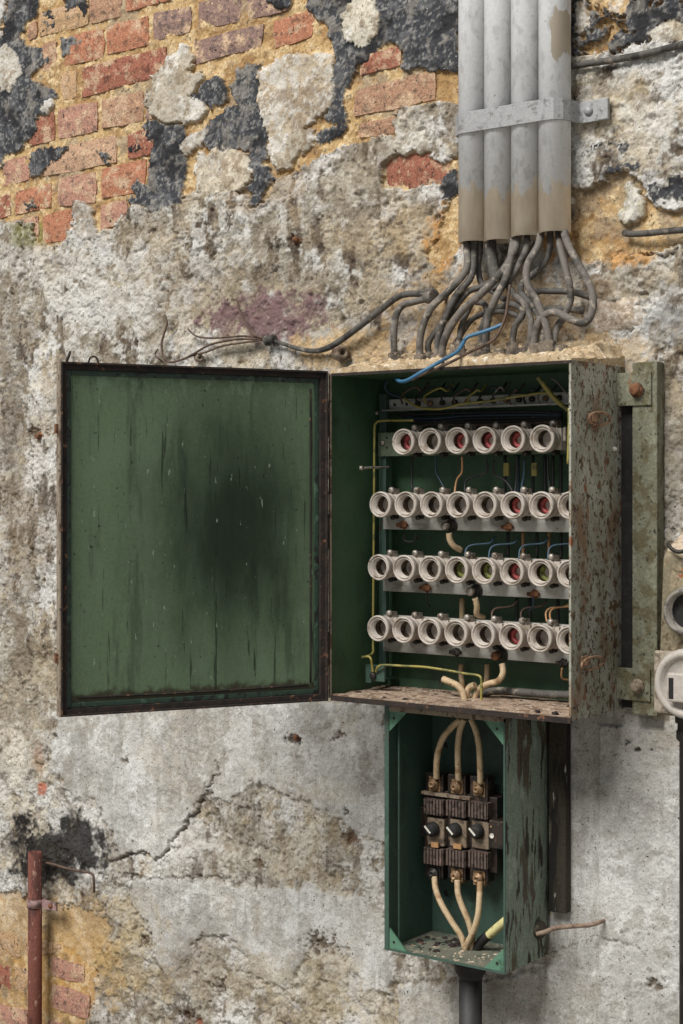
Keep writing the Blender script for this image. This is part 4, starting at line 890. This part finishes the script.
# ------------------------------------------------------------------ conduits and clamp
PR, PYC = .0280, -.052
pipes_px = [(458.5, 243, 'leftmost'), (484, 241.5, 'second from left'), (510.7, 237.5, 'third from left'), (538, 233.5, 'rightmost')]
pcx = []
def pipe_mat(seed, zc, patch):
    m = mat('conduit_paint_%d' % seed, (214,214,213), [((194,194,193), 60, (1,1,.5), .5, .65, 4), ((158,152,142), 130, (1,1,1), .68, .75, 3)], rough=.55, bump=(.15, 200), fine=.07)
    nt = m.node_tree; N = nt.nodes; L = nt.links; bs = N['Principled BSDF']
    prev = bs.inputs['Base Color'].links[0].from_socket
    g = N.new('ShaderNodeNewGeometry'); sx = N.new('ShaderNodeSeparateXYZ'); L.new(g.outputs['Position'], sx.inputs[0])
    mp = N.new('ShaderNodeMapping'); mp.inputs['Scale'].default_value = (1, 1, .40); mp.inputs['Location'].default_value = (seed, 0, 0); L.new(g.outputs['Position'], mp.inputs[0])
    n = N.new('ShaderNodeTexNoise'); n.inputs['Scale'].default_value = 45; n.inputs['Detail'].default_value = 4; L.new(mp.outputs[0], n.inputs['Vector'])
    ma = N.new('ShaderNodeMath'); ma.operation = 'MULTIPLY_ADD'; ma.inputs[1].default_value = .11; L.new(n.outputs['Fac'], ma.inputs[0]); L.new(sx.outputs['Z'], ma.inputs[2])
    r = N.new('ShaderNodeMapRange'); r.inputs['From Min'].default_value = zc+.055-.002; r.inputs['From Max'].default_value = zc+.055-.012; L.new(ma.outputs[0], r.inputs['Value'])
    x = N.new('ShaderNodeMix'); x.data_type = 'RGBA'; L.new(r.outputs['Result'], x.inputs['Factor']); L.new(prev, x.inputs['A'])
    n2 = N.new('ShaderNodeTexNoise'); n2.inputs['Scale'].default_value = 60; n2.inputs['Detail'].default_value = 4; L.new(mp.outputs[0], n2.inputs['Vector'])
    cr = N.new('ShaderNodeMix'); cr.data_type = 'RGBA'; cr.inputs['A'].default_value = (*lin((244,232,212)), 1); cr.inputs['B'].default_value = (*lin((190,172,146)), 1); L.new(n2.outputs['Fac'], cr.inputs['Factor'])
    L.new(cr.outputs['Result'], x.inputs['B']); out = x.outputs['Result']
    if patch is not None:
        mq = N.new('ShaderNodeMapping'); mq.vector_type = 'TEXTURE'; mq.inputs['Location'].default_value = patch; mq.inputs['Scale'].default_value = (.020, .05, .052); L.new(g.outputs['Position'], mq.inputs[0])
        ln = N.new('ShaderNodeVectorMath'); ln.operation = 'LENGTH'; L.new(mq.outputs[0], ln.inputs[0])
        ad = N.new('ShaderNodeMath'); ad.operation = 'MULTIPLY_ADD'; ad.inputs[1].default_value = 1.5; L.new(n.outputs['Fac'], ad.inputs[0]); L.new(ln.outputs['Value'], ad.inputs[2])
        r2 = N.new('ShaderNodeMapRange'); r2.inputs['From Min'].default_value = 1.66; r2.inputs['From Max'].default_value = 1.60; L.new(ad.outputs[0], r2.inputs['Value'])
        y = N.new('ShaderNodeMix'); y.data_type = 'RGBA'; L.new(r2.outputs['Result'], y.inputs['Factor']); L.new(out, y.inputs['A']); y.inputs['B'].default_value = (*lin((178,166,148)), 1); out = y.outputs['Result']
    L.new(out, bs.inputs['Base Color']); return m
ZTOP = 3.15
for k, (px, py, word) in enumerate(pipes_px):
    # left outline -> axis
    view = math.atan2(CAM.x - .2, -CAM.y)
    e = W(px, 150, PYC)
    cx = e.x + PR/math.cos(view)
    pcx.append(cx)
    zb = W(px+13, py, PYC).z
    patch = W(558, 30, PYC-PR) if k == 3 else None
    zc = W(px+13, (193, 192, 186, 184)[k], PYC).z
    t_ = MB().lathe((cx, PYC, zb), (0,0,1), [(.03, PR-.004), (0, PR-.004), (0, PR), (ZTOP-zb, PR)], 32); t_.f.pop(-2); t_.sm.pop(-2)
    o = obj('conduit_pipe', t_, pipe_mat(k+1, zc, patch), base=True)
    tag(o, {0: 'white painted conduit pipe, leftmost of four above the cabinet', 1: 'white painted conduit pipe, second from left of four', 2: 'white painted conduit pipe, third from left of four', 3: 'white painted conduit pipe with a peeled beige patch, rightmost of four'}[k], 'pipe', 'conduit pipes above the cabinet')
# clamp band following the pipes' fronts
zcl = W(500, 117.5, PYC-PR).z
hb = .0185
path = [(pcx[0]-PR-.030, -.020), (pcx[0]-PR-.004, -.020)]
for k in range(4):
    for a in ((180, 215, 245, 270) if k == 0 else (262, 270) if k < 3 else (262, 270, 295, 325, 352)):
        path.append((pcx[k] + (PR+.0015)*math.cos(math.radians(a)), PYC + (PR+.0015)*math.sin(math.radians(a))))
path += [(pcx[3]+PR+.003, -.030), (pcx[3]+PR+.008, -.024), (pcx[3]+PR+.062, -.022)]
vs = []; fs = []
n = len(path)
for i, (x, y) in enumerate(path):
    a = Vector(path[max(i-1, 0)]); b = Vector(path[min(i+1, n-1)]); t_ = (b-a).normalized(); nn = Vector((t_.y, -t_.x))   # outward (-y side)
    for (dz_, off) in ((-hb, 0), (hb, 0), (hb, .0035), (-hb, .0035)): vs.append((x+nn.x*off, y+nn.y*off, zcl+dz_))
for i in range(n-1):
    for k in range(4): fs.append((i*4+k, i*4+(k+1) % 4, (i+1)*4+(k+1) % 4, (i+1)*4+k))
fs += [(3,2,1,0), tuple((n-1)*4+k for k in range(4))]
clamp = thing('pipe_clamp', (pcx[1], PYC, zcl), 'grey metal band clamping the four conduit pipes to the wall', 'clamp')
obj('band', MB().add(vs, fs), M_CLAMP, clamp, bevel=.0008)
obj('clamp_bolt', MB().lathe((pcx[3]+PR+.024, -.0255, zcl+.001), (0,-1,0), [(0,.0085),(.004,.008),(.0065,.004),(.007,0)], 14), M_CLAMP, clamp)
obj('tab_block', MB().box((pcx[3]+PR+.042, -.030, zcl-hb), (pcx[3]+PR+.062, -.0235, zcl+hb)), M_CLAMP, clamp, bevel=.002)

# ------------------------------------------------------------------ cables between conduits and cabinet
GRP = 'grey cables between conduits and cabinet'
cab_list = [
 ([(466,236,-.05),(467,250,-.06),(466,270,-.075),(452,288,-.09),(433,306,-.10),(424,323,-.105),(420,340,-.105),(420,356,-.105)], .0068, M_CABLE, 'grey cable from the leftmost conduit curving down furthest left'),
 ([(474,236,-.05),(474,252,-.055),(471,277,-.07),(456,296,-.085),(443,323,-.10),(438,340,-.10),(437,356,-.10)], .0064, M_CABLED, 'dark cable hugging the furthest-left cable below the leftmost conduit'),
 ([(518,232,-.05),(516,246,-.065),(505,268,-.085),(483,292,-.10),(462,311,-.105),(449,330,-.105),(443,345,-.105),(442,356,-.105)], .0070, M_CABLE, 'grey cable sweeping from the third conduit across to the far left'),
 ([(514,232,-.045),(512,250,-.07),(506,277,-.09),(495,300,-.105),(488,320,-.105),(486,340,-.105),(487,354,-.105)], .0066, M_CABLE, 'grey cable dropping almost straight in front from the third conduit'),
 ([(541,230,-.05),(538,246,-.07),(528,264,-.09),(527,282,-.10),(538,304,-.105),(546,325,-.105),(549,342,-.105)], .0066, M_CABLE, 'grey cable from the rightmost conduit bending like an S'),
 ([(563,228,-.055),(568,244,-.07),(581,269,-.085),(592,292,-.09),(592,312,-.095),(584,323,-.10),(570,319,-.105),(554,312,-.105),(542,318,-.105),(536,330,-.105),(534,346,-.105)], .0068, M_CABLE, 'grey cable from the rightmost conduit looping out furthest right'),
 ([(558,230,-.05),(560,246,-.06),(566,270,-.07),(570,288,-.075),(570,302,-.075),(564,316,-.08),(556,330,-.09),(554,345,-.095)], .0062, M_CABLE, 'grey cable just inside the outermost right-hand loop'),
 ([(550,230,-.045),(550,246,-.05),(545,262,-.055),(534,274,-.06),(522,284,-.07),(522,294,-.085),(534,308,-.09),(542,324,-.095),(543,344,-.10)], .0058, M_CABLED, 'dark cable from the rightmost conduit crossing behind the tangle'),
 ([(590,297,-.035),(572,292,-.045),(552,291,-.055),(536,292,-.06),(520,302,-.065)], .0058, M_CABLED, 'upper of two dark cables lying level behind the right-hand loop'),
 ([(584,311,-.04),(566,309,-.05),(550,309,-.055),(534,312,-.06)], .0058, M_CABLED, 'lower of two dark cables lying level behind the right-hand loop'),
 ([(527,236,-.05),(526,250,-.06),(516,270,-.07),(508,284,-.08),(516,296,-.09),(526,306,-.095),(531,322,-.10),(530,344,-.10)], .0060, M_CABLE, 'grey cable from the third conduit curving back towards the right'),
 ([(476,302,-.07),(484,304,-.08),(487,314,-.085),(482,328,-.09),(481,346,-.095)], .0055, M_CABLED, 'short dark cable with a hooked top left of the tangle centre'),
 ([(488,284,-.05),(476,298,-.06),(468,310,-.08),(461,328,-.09),(459,346,-.095)], .0055, M_CABLED, 'short dark cable slanting down to the left behind the tangle'),
 ([(498,308,-.07),(510,304,-.08),(521,308,-.09),(522,316,-.10),(515,326,-.105),(512,344,-.105)], .0060, M_CABLED, 'dark cable arched like a hook in the middle of the tangle'),
 ([(480,236,-.045),(480,252,-.045),(478,268,-.045),(482,284,-.05),(494,292,-.055),(506,300,-.06)], .0056, M_CABLED, 'thin dark cable bending right beneath the second conduit'),
 ([(522,318,-.08),(508,312,-.075),(492,312,-.07),(474,318,-.075),(464,330,-.08),(456,344,-.09)], .0052, M_CABLED, 'thin dark cable lying low across the foot of the tangle'),
 ([(536,244,-.04),(520,262,-.055),(500,276,-.06),(484,286,-.065),(468,292,-.07),(452,312,-.08),(430,340,-.09),(429,354,-.09)], .0056, M_CABLED, 'dark cable running behind from the fourth conduit to the far left'),
]
ends = []
for pts, r, m, lb in cab_list:
    o = cable('cable', pts, r, m, lb, GRP)
    if pts[-1][1] > 340: ends.append((pts[-1][0], pts[-1][1], pts[-1][2], r))
cable('cable', [(426,299,-.055),(414,302,-.065),(402,306,-.08),(396,316,-.09),(394,332,-.095),(394,354,-.095)], .0064, M_CABLE, 'grey cable bending from the wall ring down to the cabinet top'); ends.append((394,354,-.095,.0064))
cable('flat_cable', [(490,236,-.05),(491,252,-.05),(494,270,-.05),(498,290,-.055)], .0105, M_CABLED, 'thick dark cable hanging from the second conduit end')
for (x, y, d, r) in ends:
    p = W(x, y, d)
    obj('cable_gland', MB().lathe((p.x, p.y, Z1-.001), (0,0,1), [(0, .0135), (.014, .0135), (.0142, .0118), (p.z-Z1+.002 if p.z-Z1 > .02 else .022, .0112), ((p.z-Z1+.004 if p.z-Z1 > .02 else .024), r+.001), ((p.z-Z1+.006 if p.z-Z1 > .02 else .026), r*.5)], 12), M_GLAND, cab)
for (x, d) in ((500,-.105),(522,-.10),(561,-.105),(472,-.105)):
    p = W(x, 348, d); obj('cable_gland', MB().lathe((p.x, p.y, Z1-.001), (0,0,1), [(0,.0135),(.022,.0135),(.0222,.0115),(.036,.011),(.037,.006),(.034,0)], 12), M_GLAND, cab)
cable('blue_wire', [(503,324,-.125),(494,328,-.13),(483,332,-.135),(468,337,-.14),(463,343,-.15),(458,351,-.17),(447,358,-.19),(436,364,-.215),(420,373,-.225),(408,380,-.22),(401,381.5,-.20),(396,379,-.18)], .0034, M_BLUE, 'bright blue wire hanging over the cabinet top edge', seg=8, cat='wire')
cable('brown_wire', [(510,285,-.115),(508,300,-.12),(505,318,-.125),(496,337,-.135),(483,346,-.15),(470,352,-.18),(455,360,-.212),(440,367,-.215),(424,374,-.212),(412,380,-.19)], .0026, M_WBRN, 'thin brown wire lying beside the blue wire over the cabinet edge', seg=7, cat='wire')
rg = thing('wall_ring', W(432, 296, -.03), 'grey ring collar on the wall where the long cable ends', 'collar')
p = W(433, 296, -.055)
obj('ring', MB().lathe(p + Vector((-.012, 0, 0)), (1, -.25, 0), [(0,.0075),(0,.0135),(.016,.0140),(.018,.0125),(.018,.0075)], 16), M_CABLE, rg)
obj('stem', MB().cyl(p, Vector((p.x, -.008, p.z)), .005, 10), M_CABLE, rg)
# long cable running left along the wall
lc = thing('long_cable', W(340, 345, -.02), 'long dark cable running left along the wall with frayed ends', 'cable')
obj('sheath', MB().tube([W(*q) for q in [(432,296,-.06),(422,294,-.055),(408,294,-.05),(396,298,-.045),(378,312,-.04),(360,326,-.035),(344,338,-.032),(330,347,-.030),(316,351,-.028),(300,349,-.028),(284,344,-.028),(266,339,-.028)]], [.0062]*8+[.005,.0045,.004,.0035], 9, 7), M_CABLED, lc)
obj('cable_tie', MB().lathe(W(270,340,-.028), (1, 0, .1), [(-.012,.006),(-.010,.011),(-.003,.011),(-.002,.008),(.004,.008),(.005,.011),(.012,.010),(.013,.006)], 12), M_CABLED, lc)
for q, r in (([(266,339,-.028),(240,339,-.03),(225,341,-.03),(209,345,-.03),(195,353,-.035),(186,358,-.04),(177,361,-.04),(170,362,-.035),(164,358,-.03),(162,350,-.03),(162,341,-.03),(166,328,-.03),(167,322,-.03),(165,315,-.03)], .0024), ([(265,338,-.03),(245,336,-.03),(229,337,-.03),(212,338,-.03),(199,337,-.03),(193,334,-.03),(188,329,-.03)], .0020),
    ([(264,338,-.03),(254,335,-.032),(248,328,-.032),(242,317,-.03),(239,308,-.03),(237,301,-.03),(232,299,-.026)], .0023), ([(262,340,-.028),(240,343,-.028),(222,346,-.028),(206,352,-.03),(190,356,-.034)], .0022)):
    obj('frayed_wire', MB().tube([W(*w_) for w_ in q], r, 7, 5), M_WBRN, lc)
cable('wire_hook', [(163,362,-.02),(158,358,-.03),(155,354,-.03),(158,349,-.03)], .0018, M_WBRN, 'tiny bent wire hook on the wall just above the open door', seg=6, cat='wire')
cable('wire_hook', [(68,366,-.012),(67,361,-.028),(69,356,-.034),(70,352,-.026)], .0030, M_RIM, 'rusty hook in the wall above the door corner', seg=7, cat='hook')
# porcelain clip and other wall fittings
def clip(px, py, s, label):
    t_ = thing('cable_clip', W(px, py, -.015), label, 'clip')
    p = W(px, py, -.02)
    obj('saddle', MB().lathe(p + Vector((-.010*s, -.004, 0)), (1, -.45, 0), [(0,.006*s),(0,.0135*s),(.020*s,.0135*s),(.022*s,.012*s),(.022*s,.006*s),(.0,.006*s)], 16), M_LIP, t_)
    obj('foot', MB().box((p.x-.014*s, -.022, p.z-.015*s), (p.x+.014*s, -.010, p.z-.010*s)), M_LIP, t_, bevel=.001)
clip(343, 353, 1.0, 'small pale cable clip on the wall above the cabinet corner')
clip(201, 358, .6, 'tiny pale cable clip on the wall above the open door')
def stud(px, py, r, label, m=M_RUST):
    p = W(px, py, -.010); o = obj('rusty_stud', MB().lathe(p, (0.15, -1, .1), [(-.01, r*1.6), (.003, r*1.5), (.005, r), (.014, r*.9), (.016, r*.5), (.016, 0)], 9, False), m); tag(o, label, 'stud')
stud(298, 241, .0065, 'rusty stud in the plaster below the tar patches')
stud(299, 737, .0060, 'rusty stud in the plaster below the open door')
stud(41, 437, .0075, 'rusty stud in the wall left of the open door')
# wires pinned to the wall at the right
def wallwire(pts, r, m, label):
    cable('wall_cable', pts, r, m, label)
wallwire([(572,66,-.026),(590,63,-.024),(612,60,-.024),(640,55,-.024),(665,49,-.024),(700,40,-.024),(760,26,-.024)], .0062, M_CABLED, 'dark cable running along the wall right of the conduits')
wallwire([(624,233,-.016),(632,234,-.022),(650,233,-.024),(668,231,-.024),(690,229,-.024),(730,224,-.022)], .0056, M_CABLED, 'short dark cable on the ochre patch at the right edge')

# ------------------------------------------------------------------ rusty pipe at the lower left
PL = W(35, 940, -.045)
rp = thing('rusty_pipe', (PL.x, PL.y, W(35, 1024, -.045).z), 'upright red rusty pipe below the black soot stain', 'pipe')
ztop = W(35, 852, -.045).z
tb = MB().lathe((PL.x, PL.y, .02), (0,0,1), [(0, .0155), (ztop-.02, .0155), (ztop-.02, .0120), (ztop-.06, .0118)], 18)
obj('pipe', tb, M_RPIPE, rp)
zc = W(35, 903, -.045).z
obj('bracket', MB().lathe((PL.x, PL.y, zc-.009), (0,0,1), [(0,.0162),(0,.0178),(.018,.0178),(.018,.0162)], 18).box((PL.x+.010, PL.y+.004, zc-.009), (PL.x+.062, PL.y+.010, zc+.009)), mat('grey_pink_bracket', (150,120,116), [((100,84,80), 60, (1,1,1), .5, .64, 4)], rough=.7, fine=.2), rp)
obj('bracket_screw', MB().lathe((PL.x+.046, PL.y+.004, zc), (0,-1,0), [(0,.006),(.003,.0055),(.004,0)], 10), M_RUST, rp)
hk = cable('bent_rod', [(42,862,-.02),(52,864,-.03),(66,868,-.032),(80,871,-.03),(92,874,-.028),(94,884,-.026),(94,892,-.014)], .0028, M_WBRN, 'thin bent rusty rod across the black soot stain', seg=7, cat='rod')

# ------------------------------------------------------------------ cast-iron switch at the right edge
YM = -.115
mx0 = W(657, 640, YM).x; mx1 = mx0 + .16
mz0, mz1 = W(670, 716, YM).z, W(665, 552, YM).z
ms = thing('cast_iron_switch', (mx0+.08, -.06, mz0), 'dusty cast-iron switch box with round porcelain caps at the right edge', 'switch box')
zs = W(668, 528, -.03).z
body = MB()
prof = [(YM, mz0), (YM, mz1-.008), (YM+.008, mz1), (-.03, zs), (-.006, zs), (-.006, mz0)]
n = len(prof)
ins = .010
vs = [(mx0+(ins if 0 < i < 4 else .0), a, b) for i, (a, b) in enumerate(prof)] + [(mx1-(ins if 0 < i < 4 else .0), a, b) for i, (a, b) in enumerate(prof)]
body.add(vs, [tuple(range(n))[::1], tuple(range(2*n-1, n-1, -1))] + [(i, n+i, n+(i+1) % n, (i+1) % n) for i in range(n)])
obj('body', body, M_CAST, ms, bevel=.004)
sl = (zs-mz1)/(-.03-(YM+.008))
tv = [(mx0+ins+.004, YM+.010, mz1+.0045), (mx1-ins-.004, YM+.010, mz1+.0045), (mx1-ins-.004, -.032, zs+.001), (mx0+ins+.004, -.032, zs+.001)]
obj('dust_cover', MB().add(tv + [(v[0], v[1], v[2]-.004) for v in tv], [(0,1,2,3),(7,6,5,4),(0,4,5,1),(1,5,6,2),(2,6,7,3),(3,7,4,0)]), M_DUST, ms)
c1 = W(690, 611, YM)
rr_ = MB().lathe(c1, (0,-1,0), [(0,.040),(.006,.040),(.010,.037),(.022,.036),(.024,.034),(.024,.030),(.004,.028)], 28); 
obj('port_ring', rr_, mat('grey_iron_ring', (128,122,112), [((84,80,74), 60, (1,1,1), .5, .64, 4)], rough=.6, fine=.15), ms)
obj('port_recess', MB().cyl(c1 + Vector((0,-.0045,0)), c1 + Vector((0,-.006,0)), .0278, 24), M_BLACK, ms)
c2 = W(692, 683, YM)
a, b = W(655, 650, YM-.002), W(729, 714, YM-.002)
obj('cap_plate', MB().box((a.x, YM-.008, mz0+.004), (a.x+.125, YM, a.z)), M_CAPPL, ms, bevel=.004)
cp = obj('porcelain_cap', MB().lathe(c2 + Vector((0,-.006,0)), (0,-1,0), [(0,.056),(.012,.056),(.018,.053),(.020,.048),(.018,.043),(.012,.041),(.012,.020),(.012,0)], 36), M_GREYPORC, ms)
q = W(676, 686, YM-.022)
obj('cap_handle', MB().box((q.x-.010, YM-.036, q.z-.024), (q.x+.034, YM-.018, q.z+.022)), M_GREYPORC, cp, bevel=.003)
obj('handle_slot', MB().box((q.x-.006, YM-.0366, q.z-.019), (q.x+.002, YM-.036, q.z+.014)), M_BLACK, cp)
wl = [W(*v_) for v_ in [(668,544,YM-.004),(672,549,YM-.01),(680,552,YM-.012),(690,548,YM-.01)]]
obj('wire_eye', MB().tube(wl, .0032, 7), M_DSCREW, ms)
cc = W(690, 720, -.06)
co = MB().lathe((cc.x, -.06, mz0+.002), (0,0,-1), [(0,.024),(.018,.024),(.020,.020),(.030,.020),(.032,.022),(.045,.022),(.050,.017),(mz0-.3,.017)], 18)
o = obj('black_conduit', co, M_IRONP, base=True); tag(o, 'black cable gland and conduit under the switch at the right edge', 'conduit')
